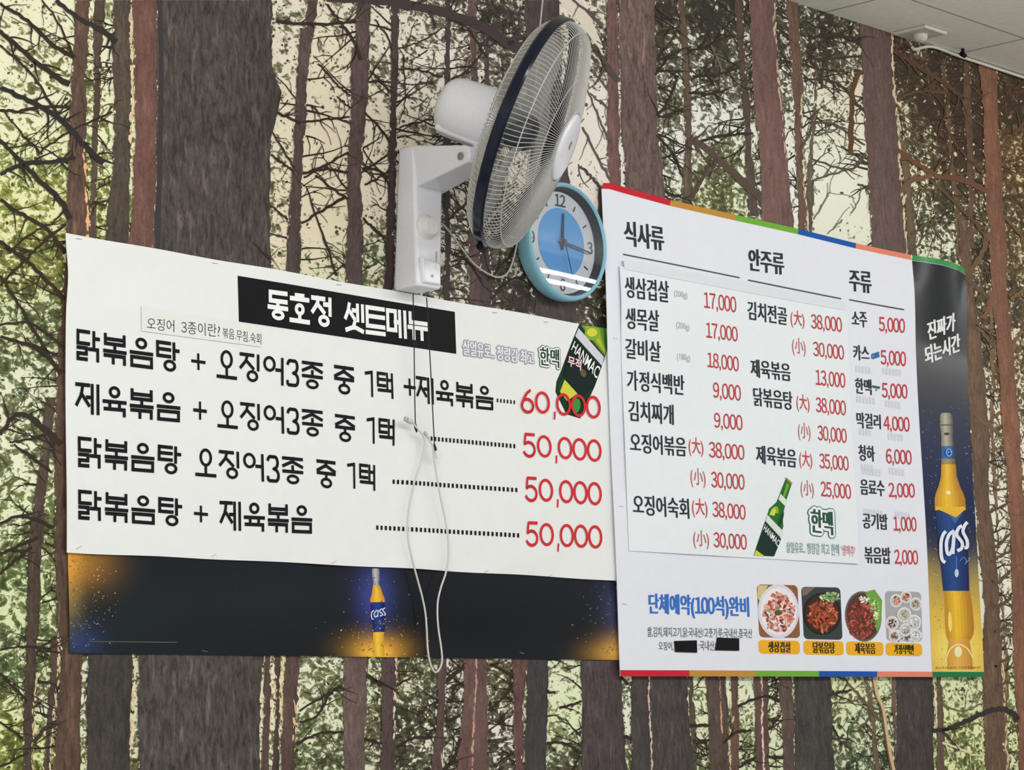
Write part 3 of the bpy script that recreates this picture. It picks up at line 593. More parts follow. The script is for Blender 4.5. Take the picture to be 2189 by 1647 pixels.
# ------------------------------------------------------------------ sheets that hang on the wall
class Sheet:
    def __init__(s, base, rip): s.base, s.rip = base, rip
    def P(s, px, py, layer=0):
        p = W(px, py, s.base); r = s.rip(px, py) if s.rip else 0.0
        return np.array([p[0], p[1]-r-layer*0.0005, p[2]])
    def body(s, name, mat, edge, nu, nv, col, parent=None, thick=0.0012, smooth=60):
        mb = MB(); F = []; B = []
        for j in range(nv):
            rf = []; rb = []
            for i in range(nu):
                px, py = edge(i/(nu-1), j/(nv-1)); c = col(px, py) if callable(col) else col
                p = s.P(px, py); rf.append(mb.vert(p, c)); rb.append(mb.vert(p+np.array([0, thick, 0]), c))
            F.append(rf); B.append(rb)
        for j in range(nv-1):
            for i in range(nu-1):
                mb.face((F[j][i], F[j+1][i], F[j+1][i+1], F[j][i+1])); mb.face((B[j][i], B[j][i+1], B[j+1][i+1], B[j+1][i]))
        rim = [(0, i) for i in range(nu)]+[(j, nu-1) for j in range(1, nv)]+[(nv-1, i) for i in range(nu-2, -1, -1)]+[(j, 0) for j in range(nv-2, 0, -1)]
        for k in range(len(rim)):
            a = rim[k]; b = rim[(k+1) % len(rim)]
            mb.face((F[a[0]][a[1]], F[b[0]][b[1]], B[b[0]][b[1]], B[a[0]][a[1]]))
        return mb.build(name, mat, parent, smooth=smooth)
def gs(px, py, cx, cy, sx, sy): return math.exp(-((px-cx)/sx)**2-((py-cy)/sy)**2)

_gc = {}
def _mesh_of(txt, bold):                            # outline of one character in em units
    k = (txt, bold)
    if k not in _gc:
        c = bpy.data.curves.new('lettering', 'FONT'); c.body = txt; c.size = 1; c.offset = bold; c.resolution_u = 3
        o = bpy.data.objects.new('lettering', c); COL.objects.link(o)
        dg = bpy.context.evaluated_depsgraph_get(); dg.update()
        me = bpy.data.meshes.new_from_object(o.evaluated_get(dg))
        _gc[k] = (np.array([v.co[:2] for v in me.vertices]).reshape(-1, 2), [tuple(p.vertices) for p in me.polygons])
        bpy.data.objects.remove(o); bpy.data.curves.remove(c); bpy.data.meshes.remove(me)
    return _gc[k]
def glyphs(txt, bold):                              # characters set side by side, scaled to a unit box
    vs, fs, x, n0 = [], [], 0.0, 0
    latin = all(ord(ch) < 256 for ch in txt) and any(ch.isalpha() for ch in txt)
    if latin:
        V, F = _mesh_of(txt, bold); vs, fs = [V], F
    else:
        for ch in txt:
            if ch == ' ': x += .26; continue
            if ch in '0123456789': V, F = _mesh_of(chr(ord(ch)+0xFEE0), bold); V = V-np.array([.222, 0]); adv = .555
            else:
                V, F = _mesh_of(ch, bold); adv = .92 if ord(ch) > 0xAC00 else (1.0 if ord(ch) > 0x2E00 else float(V[:, 0].max()+.06))
            vs.append(V+np.array([x, 0])); fs += [tuple(i+n0 for i in f) for f in F]; n0 += len(V); x += adv
    V = np.concatenate(vs); lo, hi = V.min(0), V.max(0)
    return (V-lo)/(hi-lo), fs
def quad6(q):                                      # (x0, top0, bottom0, x1, top1, bottom1) -> four corners; uprights lean with the wall
    if len(q) == 8: return [(q[0], q[1]), (q[2], q[3]), (q[4], q[5]), (q[6], q[7])]
    x0, t0, b0, x1, t1, b1 = q; k = 0.006+0.02*max(0, x0-140)/1000
    return [(x0-k*(b0-t0)/2, t0), (x1-k*(b1-t1)/2, t1), (x1+k*(b1-t1)/2, b1), (x0+k*(b0-t0)/2, b0)]
def put_text(mb, sh, txt, q, col, layer=2, bold=0.0, m=0, dx=0.0, dy=0.0):
    V, Fs = glyphs(txt, bold); Q = [(x+dx, y+dy) for x, y in quad6(q)]
    base = [mb.vert(sh.P(*bil(Q, u, 1-v), layer), col) for u, v in V]
    for f in Fs: mb.face([base[i] for i in f], m)
def lettering(name, sh, parent, items, col, layer=2, bold=0.0, mat='print', label=None, halo=0.0, thick=0.0):
    mb = MB()
    for txt, q in items:
        if halo:                                    # outline: the same letters spread in a circle
            for k in range(14): put_text(mb, sh, txt, q, col, layer+k*.03, bold, 0, halo*math.cos(k*.449), halo*math.sin(k*.449)*1.1)
        elif thick:                                 # heavier pen: three passes a little apart
            for k, o_ in enumerate((-thick, 0, thick)): put_text(mb, sh, txt, q, col, layer+k*.05, bold, 0, o_, 0)
        else: put_text(mb, sh, txt, q, col, layer, bold)
    o = mb.build(name, MAT[mat], parent)
    if label: o['label'] = label
    return o
def spoly(mb, sh, pts, col, layer=1): mb.poly([sh.P(x, y, layer) for x, y in pts], col)
def sgrid(mb, sh, Q, nu, nv, colf, layer=1):
    mb.grid([[sh.P(*bil(Q, i/(nu-1), j/(nv-1)), layer) for i in range(nu)] for j in range(nv)], nu, nv, lambda i, j: colf(i/(nu-1), j/(nv-1)))
def sellipse(mb, sh, cx, cy, rx, ry, col, layer=1, n=28, rot=0.0):
    c, s_ = math.cos(rot), math.sin(rot)
    spoly(mb, sh, [(cx+rx*math.cos(t)*c-ry*math.sin(t)*s_, cy+rx*math.cos(t)*s_+ry*math.sin(t)*c) for t in [2*math.pi*k/n for k in range(n)]], col, layer)
def sring(mb, sh, Q, w, col, layer=2, n=40):        # ellipse ring inside a quad, w as share of width
    rows = []
    for k in range(n):
        a = 2*math.pi*k/n; ca, sa = math.cos(a), math.sin(a)
        o_ = mb.vert(sh.P(*bil(Q, .5+.5*ca, .5+.5*sa), layer), col); i_ = mb.vert(sh.P(*bil(Q, .5+(.5-w)*ca, .5+(.5-w*.80)*sa), layer), col)
        rows.append((o_, i_))
    for k in range(n):
        a, b = rows[k], rows[(k+1) % n]; mb.face((a[0], b[0], b[1], a[1]))
def sline(mb, sh, pts, w, col, layer=2, closed=False):
    P = [np.array(p, float) for p in pts]
    if closed: P = P+[P[0], P[1]]
    N = len(P); prev = None
    for i in range(N):
        t = P[min(i+1, N-1)]-P[max(i-1, 0)]; t /= np.linalg.norm(t)+1e-9; n_ = np.array([-t[1], t[0]])*w/2
        a, b = mb.vert(sh.P(*(P[i]+n_), layer), col), mb.vert(sh.P(*(P[i]-n_), layer), col)
        if prev: mb.face((prev[0], a, b, prev[1]))
        prev = (a, b)

# brush-width Hangul for the big set menu lettering: each syllable is strokes in a unit square (y up)
J = {'g': [[(0,1),(1,1),(1,0)]], 'n': [[(0,1),(0,0),(1,0)]], 'd': [[(1,1),(0,1),(0,0),(1,0)]], 'r': [[(0,1),(1,1),(1,.5),(0,.5),(0,0),(1,0)]],
 'm': [[(0,1),(1,1),(1,0),(0,0),(0,1)]], 'b': [[(0,1),(0,0),(1,0),(1,1)], [(0,.5),(1,.5)]], 's': [[(.52,1),(.42,.5),(0,0)], [(.46,.55),(1,0)]],
 'j': [[(0,1),(1,1)], [(.56,1),(.45,.5),(0,0)], [(.46,.55),(1,0)]], 't': [[(1,1),(0,1),(0,0),(1,0)], [(0,.5),(1,.5)]], 'h': [[(.3,1),(.7,1)], [(0,.74),(1,.74)], 'o'],
 'A': [[(0,1),(0,0)], [(0,.5),(1,.5)]], 'E': [[(1,1),(1,0)], [(0,.55),(1,.55)]], 'AE': [[(0,1),(0,0)], [(1,1),(1,0)], [(0,.5),(1,.5)]],
 'EI': [[(.45,1),(.45,0)], [(1,1),(1,0)], [(0,.55),(.45,.55)]], 'I': [[(0,1),(0,0)]], 'U': [[(0,.5),(1,.5)]], 'O': [[(0,0),(1,0)], [(.5,1),(.5,0)]],
 'W': [[(0,1),(1,1)], [(.5,1),(.5,0)]], 'YU': [[(0,1),(1,1)], [(.3,1),(.3,0)], [(.7,1),(.7,0)]], 'gg': [[(0,1),(.42,1),(.42,0)], [(.56,1),(1,1),(1,0)]], 'c': ['O1']}
SY = {'닭': [('d',.05,.56,.52,.94),('A',.74,.5,.97,1.0),('r',.05,.05,.42,.42),('g',.55,.0,.9,.40)],
 '볶': [('b',.1,.66,.9,.97),('O',.02,.42,.98,.62),('gg',.08,0,.9,.28)], '음': [('c',.25,.62,.75,1.0),('U',0,.42,1,.56),('m',.08,.04,.92,.34)],
 '탕': [('t',.04,.5,.58,.95),('A',.76,.44,.98,1.0),('c',.3,0,.84,.40)], '오': [('c',.2,.36,.8,1.0),('O',0,.05,1,.34)],
 '징': [('j',.02,.48,.66,.96),('I',.9,.46,.9,1.0),('c',.34,0,.9,.42)], '어': [('c',.02,.44,.62,1.0),('E',.66,.0,.94,.98)],
 '종': [('j',.06,.66,.94,.98),('O',0,.46,1,.64),('c',.2,0,.8,.36)], '중': [('j',.06,.62,.94,.98),('W',0,.34,1,.53),('c',.2,0,.8,.38)],
 '택': [('t',.02,.48,.50,.95),('AE',.64,.42,.95,1.0),('g',.1,0,.95,.30)], '제': [('j',.0,.30,.56,.94),('EI',.5,0,.95,1.0)],
 '육': [('c',.26,.60,.74,1.0),('YU',0,.30,1,.48),('g',.1,0,.9,.24)], '동': [('d',.14,.64,.9,.97),('O',0,.42,1,.6),('c',.2,0,.82,.36)],
 '호': [('h',.1,.26,.9,1.0),('O',0,.03,1,.22)], '정': [('j',.02,.48,.62,.96),('E',.66,.44,.92,1.0),('c',.34,0,.9,.40)],
 '셋': [('s',.0,.48,.5,.98),('EI',.46,.44,.94,1.0),('s',.12,0,.9,.36)], '트': [('t',.1,.30,.92,.97),('U',0,.02,1,.12)],
 '메': [('m',.02,.26,.46,.92),('EI',.44,0,.95,1.0)], '뉴': [('n',.14,.62,.92,.98),('YU',0,0,1,.44)],
 '+': [('+',.0,.1,1,.9)], '3': [('3',.05,0,.95,1)], '1': [('1',.1,0,.9,1)]}
J['+'] = [[(0,.5),(1,.5)], [(.5,1),(.5,0)]]
J['1'] = [[(0,.88),(.75,.98)], [(.75,.98),(.75,0)]]
def arc(cx, cy, rx, ry, a0, a1, n=14): return [(cx+rx*math.cos(math.radians(a0+(a1-a0)*k/n)), cy+ry*math.sin(math.radians(a0+(a1-a0)*k/n))) for k in range(n+1)]
J['3'] = [arc(.48,.74,.42,.26,160,-80)+arc(.46,.26,.5,.26,80,-160)]
J['6'] = [[(.72,1.0),(.45,.86),(.2,.6),(.02,.3)]+arc(.5,.3,.48,.3,180,540,24)]
J['5'] = [[(.9,1),(.2,1),(.1,.56)]+arc(.46,.32,.48,.32,135,-150,18)]
def strokes(mb, fn, lines, sw, asp, col):           # fn maps (x, y) of the letter box to a point; asp = height / width
    for ln in lines:
        P = [np.array([x, y*asp]) for x, y in ln]; h = sw/2
        for k in range(len(P)-1):
            a, b = P[k], P[k+1]; d = b-a; L_ = np.linalg.norm(d)
            if L_ < 1e-6: continue
            d /= L_; n_ = np.array([-d[1], d[0]])*h; e = d*h*.96; s0 = e if len(ln) < 9 or k == 0 else d*h*.3; s1 = e if len(ln) < 9 or k == len(P)-2 else d*h*.3
            qd = [a-s0+n_, b+s1+n_, b+s1-n_, a-s0-n_]
            mb.face([mb.vert(fn(p[0], p[1]/asp), col) for p in qd])
def syllables(mb, sh, txt, q, sw, col, layer=2, adv=None, gap=.13):
    Q = quad6(q); ws = [1.0 if ch not in '31' else .62 for ch in txt]; g = gap; tot = sum(ws)+g*(len(txt)-1); x = 0.0
    wpx = (q[3]-q[0])/tot; hpx = q[2]-q[1]
    for ch, w in zip(txt, ws):
        for jm, ax, ay, bx, by in SY[ch]:
            u0, u1 = (x+ax*w)/tot, (x+bx*w)/tot
            # strokes are laid out in the syllable's own square so that pen width is even
            def fn(X, Y, x=x): return sh.P(*bil(Q, (x+X)/tot, 1-Y), layer)
            asp = 1.0
            for ln in J[jm]:
                if ln == 'o' or ln == 'O1':
                    cy0, cy1 = (ay, ay+(by-ay)*.56) if ln == 'o' else (ay, by); cx0, cx1 = (ax+(bx-ax)*.2, bx-(bx-ax)*.2) if ln == 'o' else (ax, bx)
                    n = 26; rows = []
                    for k in range(n):
                        a = 2*math.pi*k/n; mx, my = (cx0+cx1)/2*w, (cy0+cy1)/2; rx, ry = (cx1-cx0)/2*w, (cy1-cy0)/2
                        rows.append((mb.vert(fn(mx+rx*math.cos(a), my+ry*math.sin(a)), col), mb.vert(fn(mx+(rx-sw)*math.cos(a), my+(ry-sw*.85)*math.sin(a)), col)))
                    for k in range(n):
                        a, b = rows[k], rows[(k+1) % n]; mb.face((a[0], b[0], b[1], a[1]))
                else:
                    hh = sw/2
                    pts = [((ax+(bx-ax)*X)*w, ay+(by-ay)*Y) for X, Y in ln]
                    pts = [(min(max(X, hh), w-hh) if ch not in '+' else X, min(max(Y, hh), 1-hh)) for X, Y in pts]
                    strokes(mb, fn, [pts], sw, 1.0, col)
        x += w+g
def price(mb, sh, txt, q, col, w=.155, layer=3):
    Q = quad6(q); tot = sum(.42 if c == ',' else 1.0 for c in txt); x = 0.0
    for ch in txt:
        cw_ = .42 if ch == ',' else 1.0
        def sub(u0, v0, u1, v1): return [bil(Q, (x+u0*cw_)/tot, v0), bil(Q, (x+u1*cw_)/tot, v0), bil(Q, (x+u1*cw_)/tot, v1), bil(Q, (x+u0*cw_)/tot, v1)]
        if ch == '0': sring(mb, sh, sub(.0, .0, 1.0, 1.0), w, col, layer)
        elif ch == ',': spoly(mb, sh, [bil(sub(.42, .86, .9, 1.22), .45, 0), bil(sub(.42, .86, .9, 1.22), 1, 0), bil(sub(.42, .86, .9, 1.22), .75, 1), bil(sub(.42, .86, .9, 1.22), .3, 1)], col, layer)
        else:
            R = sub(.08, .02, .88, 1.0)
            strokes(mb, lambda X, Y: sh.P(*bil(R, X, 1-Y), layer), J[ch], w*1.12, 1.25, col)
        x += cw_

INK = ink(22, 24, 27); RED = ink(204, 48, 52)
DCH = ink(44, 50, 60); PRC = ink(190, 66, 66); WHT = ink(238, 238, 240)

# black beer banner behind the white sheet ------------------------------------------------------
NB = Sheet(0.0046, lambda x, y: 0.0012*math.sin(x*.011)*math.sin(y*.02)+0.001*gs(x, y, 300, 1300, 120, 60))
bcol = ink(27, 31, 36)
def banner_col(px, py):
    c = np.array(bcol)*(1+.25*gs(px, py, 560, 1280, 260, 70)-.35*gs(px, py, 1000, 1340, 300, 90))
    c = c+np.array(ink(16, 30, 26))*.35*gs(px, py, 250, 1320, 140, 100)
    c = c+np.array(ink(190, 132, 40))*(1.1*gs(px, py, 140, 1195, 34, 70)+.5*gs(px, py, 185, 1205, 62, 50))
    c = c+np.array(ink(130, 120, 70))*.6*gs(px, py, 145, 1290, 26, 50)
    c = c+np.array(ink(40, 56, 104))*.7*gs(px, py, 165, 1375, 50, 36)
    c = c+np.array(ink(226, 166, 50))*(.9*gs(px, py, 806, 1402, 44, 26)+.5*gs(px, py, 806, 1385, 62, 30))
    c = c+np.array(ink(58, 66, 150))*.85*gs(px, py, 802, 1275, 36, 62)
    c = c+np.array(ink(214, 158, 60))*(.85*gs(px, py, 1330, 1395, 46, 34)+.25*gs(px, py, 1290, 1400, 50, 26))
    c = c+np.array(ink(60, 66, 110))*.6*gs(px, py, 1320, 1300, 34, 60)
    return tuple(np.clip(c, .004, .9))
bq = [(146, 1110), (1312, 1160), (1324, 1412), (148, 1397)]
beer = NB.body('beer_banner', MAT['gloss_print'], lambda u, v: bil(bq, u, v), 170, 40, banner_col, thick=0.0008)
tag(beer, 'dark beer advertising banner showing below the white set menu sheet', 'banner')
mb = MB()
def pbottle(mb, sh, outline, colf, layer):          # outline rows (y, xl, xr); colour by (u across, y)
    for k in range(len(outline)-1):
        (y0, a0_, b0_), (y1, a1_, b1_) = outline[k], outline[k+1]; n = 9
        for i in range(n):
            u0, u1 = i/n, (i+1)/n; uc = (i+.5)/n
            mb.poly([sh.P(a0_+(b0_-a0_)*u0, y0, layer), sh.P(a0_+(b0_-a0_)*u1, y0, layer), sh.P(a1_+(b1_-a1_)*u1, y1, layer), sh.P(a1_+(b1_-a1_)*u0, y1, layer)], colf(uc, (y0+y1)/2))
def mixc(a, b, t): return tuple(x+(y-x)*t for x, y in zip(a, b))
def bot1(u, y):
    e = abs(u-.45)*2
    if y < 1250: return mixc(ink(190, 188, 184), ink(90, 92, 100), e*.8)
    if y < 1288: return mixc(ink(240, 190, 60), ink(196, 136, 40), e)
    if y < 1352: return mixc(ink(34, 62, 140), ink(16, 28, 74), e)
    return mixc(ink(244, 196, 72), ink(206, 148, 40), e)
CASS = [[(804,528),(786,545),(768,600),(768,690),(778,735),(798,752)], [(862,522),(826,552),(806,610),(812,680),(830,690),(852,640),(862,522),(852,690)], [(920,486),(894,505),(880,552),(918,606),(916,648),(884,668)], [(958,460),(938,486),(926,530),(954,590),(956,640),(936,644)]]
def cass_logo(name, sh, parent, x0, y0, sx, sy, w, col, layer, rise=0.0):
    mb = MB()
    for ln in CASS:
        sline(mb, sh, smoothpath([(x0+(x-860)*sx, y0+(y-600)*sy+(x-860)*rise) for x, y in ln], 4), w, col, layer)
    return mb.build(name, MAT['print'], parent)
pbottle(mb, NB, [(1216,796,810),(1222,795,811),(1238,796,811),(1244,798,810),(1252,797,811),(1258,796,814),(1272,794,818),(1280,791,822),(1288,790,822),(1292,792,822),(1320,794,822),(1352,798,822),(1354,796,820),(1380,797,820),(1404,798,822)], bot1, 1)
mb.build('bottle_picture', MAT['gloss_print'], beer)
cass_logo('logo_lettering', NB, beer, 807, 1312, .155, .085, 2.3, ink(206, 214, 240), 2)
mb = MB()
for i in range(520):
    z_ = rnd.random()
    if z_ < .45: x, y = 148+abs(rnd.gauss(0, 42)), rnd.uniform(1190, 1395); c = lerp((200, 170, 90), (120, 126, 150), min(1, max(0, (y-1240)/120)))
    elif z_ < .7: x, y = 806+rnd.gauss(0, 46), 1404-abs(rnd.gauss(0, 44)); c = (226, 176, 80)
    elif z_ < .82: x, y = 803+rnd.gauss(0, 34), rnd.uniform(1225, 1360); c = (120, 126, 170)
    else: x, y = 1320-abs(rnd.gauss(0, 40)), rnd.uniform(1250, 1405); c = lerp((120, 120, 140), (214, 164, 80), min(1, max(0, (y-1300)/90)))
    r = rnd.uniform(.5, 1.5); k = rnd.uniform(.5, 1)
    if not 150 < x < 1318: continue
    sellipse(mb, NB, x, y, r*rnd.uniform(1, 2.2), r, ink(tuple(v*k for v in c)), 1.2, 6, rnd.uniform(-.9, .2))
spoly(mb, NB, [(190,1371),(378,1373),(378,1375),(190,1373)], ink(84, 88, 84), 1.2)
tag(mb.build('sparkle_print', MAT['print'], beer), kind='stuff')

# white set menu sheet ---------------------------------------------------------------------------
def rip_set(x, y):
    return .0016*math.sin(x*.012+.7)*math.sin(y*.013)+.0045*gs(x, y, 870, 960, 40, 120)+.003*gs(x, y, 905, 1150, 40, 120)+.004*gs(x, y, 300, 660, 60, 40)-.003*gs(x, y, 850, 1000, 22, 70)+.002*math.sin(x*.03+y*.01)*gs(x, y, 800, 1200, 400, 30)
SM = Sheet(0.0085, rip_set)
tl, tr, br_, bl_ = (140, 498), (1301, 703), (1318, 1242), (143, 1182)
def set_edge(u, v):
    x, y = bil([tl, tr, br_, bl_], u, v)
    x += (1-u)**12*(5*math.exp(-((v-.13)/.08)**2)); y += math.sin(u*math.pi*9)*.8*((1-v)**6+v**6)-3*math.sin(u*math.pi)*(v**3)
    return x, y
sheet_col = ink(228, 229, 229)
sheet = SM.body('set_menu_sheet', MAT['paper'], set_edge, 130, 72, sheet_col)
tag(sheet, 'wide white set menu sheet with a black title box and red prices', 'menu board')
mb = MB(); sgrid(mb, SM, [(507,590),(972,667),(975,757),(510,688)], 24, 6, lambda u, v: ink(21, 22, 25), 1)
tb = mb.build('title_box', MAT['print'], sheet); tb['label'] = 'black title box with white lettering'
mb = MB(); syllables(mb, SM, '동호정', (570,619,682,708,637,702), .155, WHT, 2, gap=.06); mb.build('title_lettering', MAT['print'], tb)
mb = MB(); syllables(mb, SM, '셋트메뉴', (735,645,709,914,671,731), .15, WHT, 2, gap=.05)
mb.build('title_lettering', MAT['print'], tb)
LINES = [
 [('닭볶음탕',(163,703,770,383,734,798)),('+',(410,754,790,436,757,794)),('오징어3종',(462,746,808,690,777,835)),('중',(714,780,841,756,786,847)),('1택',(779,791,848,838,799,854)),('+',(862,808,846,884,811,849)),('제육볶음',(887,804,862,1055,828,878))],
 [('제육볶음',(161,817,884,384,842,904)),('+',(414,857,897,439,860,900)),('오징어3종',(464,854,914,690,879,936)),('중',(716,885,943,758,891,948)),('1택',(783,891,948,841,898,954))],
 [('닭볶음탕',(166,933,999,387,956,1016)),('오징어3종',(417,957,1018,647,980,1038)),('중',(676,982,1042,717,987,1047)),('1택',(742,988,1044,802,995,1050))],
 [('닭볶음탕',(166,1047,1111,390,1067,1127)),('+',(417,1080,1116,442,1082,1119)),('제육볶음',(469,1071,1134,666,1082,1142))]]
for ln in LINES:
    for t, q in ln:
        mb = MB(); syllables(mb, SM, t, q, .122 if t != '+' else .18, INK, 2); mb.build('plus_sign' if t == '+' else 'menu_word', MAT['print'], sheet)
for (x0, y0, x1, y1, n, h) in ((1064,856,1100,860,6,8),(921,938,1099,954,23,9),(842,1030,1102,1048,30,9),(807,1128,1106,1145,34,9)):
    mb = MB()
    for k in range(n):
        t = k/(n-1); x, y = x0+(x1-x0)*t, y0+(y1-y0)*t; w = (x1-x0)/n*.5
        spoly(mb, SM, [(x-w/2, y-h/2), (x+w/2, y-h/2+.6), (x+w/2, y+h/2+.6), (x-w/2, y+h/2)], INK, 2)
    mb.build('dotted_leader', MAT['print'], sheet)
# green bottle printed under the first price
GB = MB()
spoly(GB, SM, [(1238,693),(1295,702),(1298,745),(1290,772),(1271,826),(1260,850),(1249,878),(1240,895),(1211,886),(1188,838),(1190,816),(1200,792),(1214,753),(1226,722)], ink(22, 52, 38), 1)
sgrid(GB, SM, [(1241,696),(1293,703),(1296,743),(1291,762)], 6, 6, lambda u, v: mixc(ink(196, 206, 60), ink(44, 104, 40), min(1, abs(u-.42)*2+v*.25)), 1.4)
spoly(GB, SM, [(1244,694),(1295,702),(1298,745),(1292,762),(1278,745),(1262,726)], ink(52, 112, 42), 1.2)
sellipse(GB, SM, 1266, 713, 17, 15, ink(128, 168, 50), 1.6); sellipse(GB, SM, 1265, 711, 11, 9, ink(206, 208, 64), 1.8)
spoly(GB, SM, [(1236,702),(1290,764),(1286,783),(1229,719)], ink(206, 206, 216), 2)
spoly(GB, SM, [(1227,722),(1284,785),(1268,828),(1246,852),(1212,818),(1203,806),(1214,753)], ink(20, 36, 32), 1.9)
spoly(GB, SM, [(1207,812),(1234,842),(1212,858),(1197,838)], ink(206, 206, 72), 1.9); spoly(GB, SM, [(1197,838),(1207,812),(1203,806),(1192,820),(1189,838)], ink(26, 60, 36), 1.95)
sellipse(GB, SM, 1246, 798, 6, 9, ink(104, 84, 50), 2.1, 20, -.4)
sellipse(GB, SM, 1231, 868, 9, 16, ink(66, 138, 60), 2.1, 20, .15)
gbo = GB.build('green_bottle_picture', MAT['print'], sheet)
lettering('logo_lettering', SM, gbo, [('HANMAC', (1227,729,1282,787,1273,811,1219,748))], WHT, 4.6, .01)
lettering('pink_lettering', SM, gbo, [('무적', (1213,760,1242,770,1240,793,1212,782))], ink(236, 200, 210), 4.8, .03)
for q, t in (((1112,833,880,1282,848,897),'60,000'),((1116,927,975,1285,941,989),'50,000'),((1119,1021,1070,1286,1032,1082),'50,000'),((1121,1117,1166,1287,1124,1174),'50,000')):
    mb = MB(); price(mb, SM, t, q, RED, layer=3 if t[0] == '5' else 5); mb.build('price_lettering', MAT['print'], sheet)
sl = (989,727,759,1141,753,780)
lettering('slogan_outline', SM, sheet, [('살얼유로.. 청량감 최고', sl)], ink(158, 162, 176), 1, .0, halo=2.6)
lettering('slogan_lettering', SM, sheet, [('살얼유로.. 청량감 최고', sl)], ink(236, 236, 240), 2.2, .0, thick=.5)
q = (1154,742,781,1194,748,787)
lettering('brand_outline', SM, sheet, [('한맥', q)], ink(52, 92, 74), 1, .0, halo=4.6)
lettering('brand_halo', SM, sheet, [('한맥', q)], ink(234, 236, 238), 2, .0, halo=3.2)
lettering('brand_lettering', SM, sheet, [('한맥', q)], ink(34, 66, 54), 3, .0, thick=.7)
# taped note with handwriting
NT = Sheet(0.0105, rip_set)
note = NT.body('handwritten_note', MAT['paper'], lambda u, v: bil([(300,655),(560,697),(559,742),(303,708)], u, v), 30, 5, ink(225, 227, 222), thick=0.0006)
tag(note, 'narrow paper strip with handwriting taped beside the black title box', 'note')
lettering('handwriting', NT, note, [('오징어  3종이란?', (313,679,704,470,694,722)), ('볶음.무침.숙회', (476,700,722,558,714,737))], ink(58, 60, 64), 1, -.006)

# ------------------------------------------------------------------ big menu banner with its beer column
def rip_menu(x, y):
    top = max(0, 1-(y-(545+(x-1946)*.27))/190) if x > 1900 else 0
    u = min(1, max(0, (x-1946)/106))
    r = .0014*math.sin(x*.010+.4)*math.sin(y*.012)
    r += .022*math.sin(math.pi*min(1, u*.8))*top**1.4*(1 if x > 1946 else 0)+.004*gs(x, y, 1940, 620, 40, 90)
    r += .003*gs(x, y, 1310, 700, 14, 300)
    return r
MN = Sheet(0.0135, rip_menu)
def top_y(x): return float(np.interp(x, [1288,1295,1435,1573,1705,1828,1946,2000,2036,2052], [392,389,428,460,489.5,520,546,559,570,578]))
def left_x(y): return float(np.interp(y, [390,400,560,760,1000,1445], [1291,1287,1293,1298,1308,1327]))
def mid_x(y): return float(np.interp(y, [545,800,1000,1445], [1946,1960,1972,1994]))
def right_x(y): return float(np.interp(y, [560,578,640,700,760,1000,1250,1380,1445], [2044,2052,2062,2065,2067,2078,2092,2101,2104]))
def bot_y(x): return float(np.interp(x, [1326,1475,1994,2104], [1446.5,1446.5,1448,1448]))
def menu_edge(u, v):
    uu = u/.86 if u < .86 else (u-.86)/.14
    yl = top_y(1290)+(bot_y(1326)-top_y(1290))*v; ym = top_y(1946)+(bot_y(1994)-top_y(1946))*v; yr = top_y(2052)+(bot_y(2104)-top_y(2052))*v
    if u < .86:
        x = left_x(yl)+(mid_x(ym)-left_x(yl))*uu
    else: x = mid_x(ym)+(right_x(yr)-mid_x(ym))*uu
    y = (top_y(x) if v < .5 else 0)
    yt = top_y(1290 if u == 0 else x-(x-1290)*0); xt = 1290+(1946-1290)*uu if u < .86 else 1946+106*uu
    xb = 1326+(1994-1326)*uu if u < .86 else 1994+110*uu
    return x, top_y(xt)+(bot_y(xb)-top_y(xt))*v
WCOL = ink(224, 226, 236)
menu = MN.body('menu_banner', MAT['paper'], menu_edge, 120, 80, WCOL)
tag(menu, 'tall food and drink price menu banner edged with coloured bars', 'menu board')
BARS = [(0, .2205, (196,38,52)), (.2205, .4325, (190,138,58)), (.4325, .634, (110,170,56)), (.634, .822, (28,84,168)), (.822, 1.0, (224,132,104))]
def seg(u0, u1, v0, v1, colf, n, layer=1, right=False):
    mb = MB()
    a, b = ((.86*u0, .86*u1) if not right else (.86+.14*u0, .86+.14*u1))
    rows = [[MN.P(*menu_edge(min(a+(b-a)*i/n, .8599 if not right else 1), v0+(v1-v0)*j/3), layer) for i in range(n+1)] for j in range(4)]
    mb.grid(rows, n+1, 4, lambda i, j: colf); return mb
for v0, v1, nm in ((.0, .0118, 'top'), (.9875, 1.0, 'bottom')):
    for u0, u1, c in BARS:
        seg(u0, u1, v0, v1, ink(c), 10).build('colour_bar', MAT['print'], menu)
# beer advert column
def ad_col(u, v):
    y = 550+(1447-550)*v
    c = np.array(ink(14, 17, 20))
    nv = min(1, max(0, (y-800)/160)); c = c*(1-nv)+np.array(ink(20, 32, 66))*nv
    g = min(1, max(0, (y-1180)/140)); c = c*(1-g)+np.array(ink(214, 178, 72))*g
    c = c+np.array(ink(130, 120, 70))*.45*math.exp(-((y-1230)/60)**2)*abs(u-.5)*2
    c = c+np.array(ink(240, 214, 120))*.5*math.exp(-((y-1400)/50)**2-((u-.5)/.4)**2)
    return tuple(np.clip(c, .004, .9))
mb = MB(); nr = 70; ncx = 13
mb.grid([[MN.P(*menu_edge(.86+.14*i/(ncx-1), .0135+(.9865-.0135)*j/(nr-1)), 1) for i in range(ncx)] for j in range(nr)], ncx, nr, lambda i, j: ad_col(i/(ncx-1), j/(nr-1)))
ad = mb.build('beer_advert', MAT['gloss_print'], menu, smooth=60); ad['label'] = 'dark navy column with a tall beer bottle picture'
for v0, v1 in ((.0, .0125), (.9875, 1.0)): seg(0, 1, v0, v1, ink(44, 138, 66) if v0 == 0 else ink(24, 116, 60), 10, 1, True).build('colour_bar', MAT['gloss_print'], menu)
mb = MB()
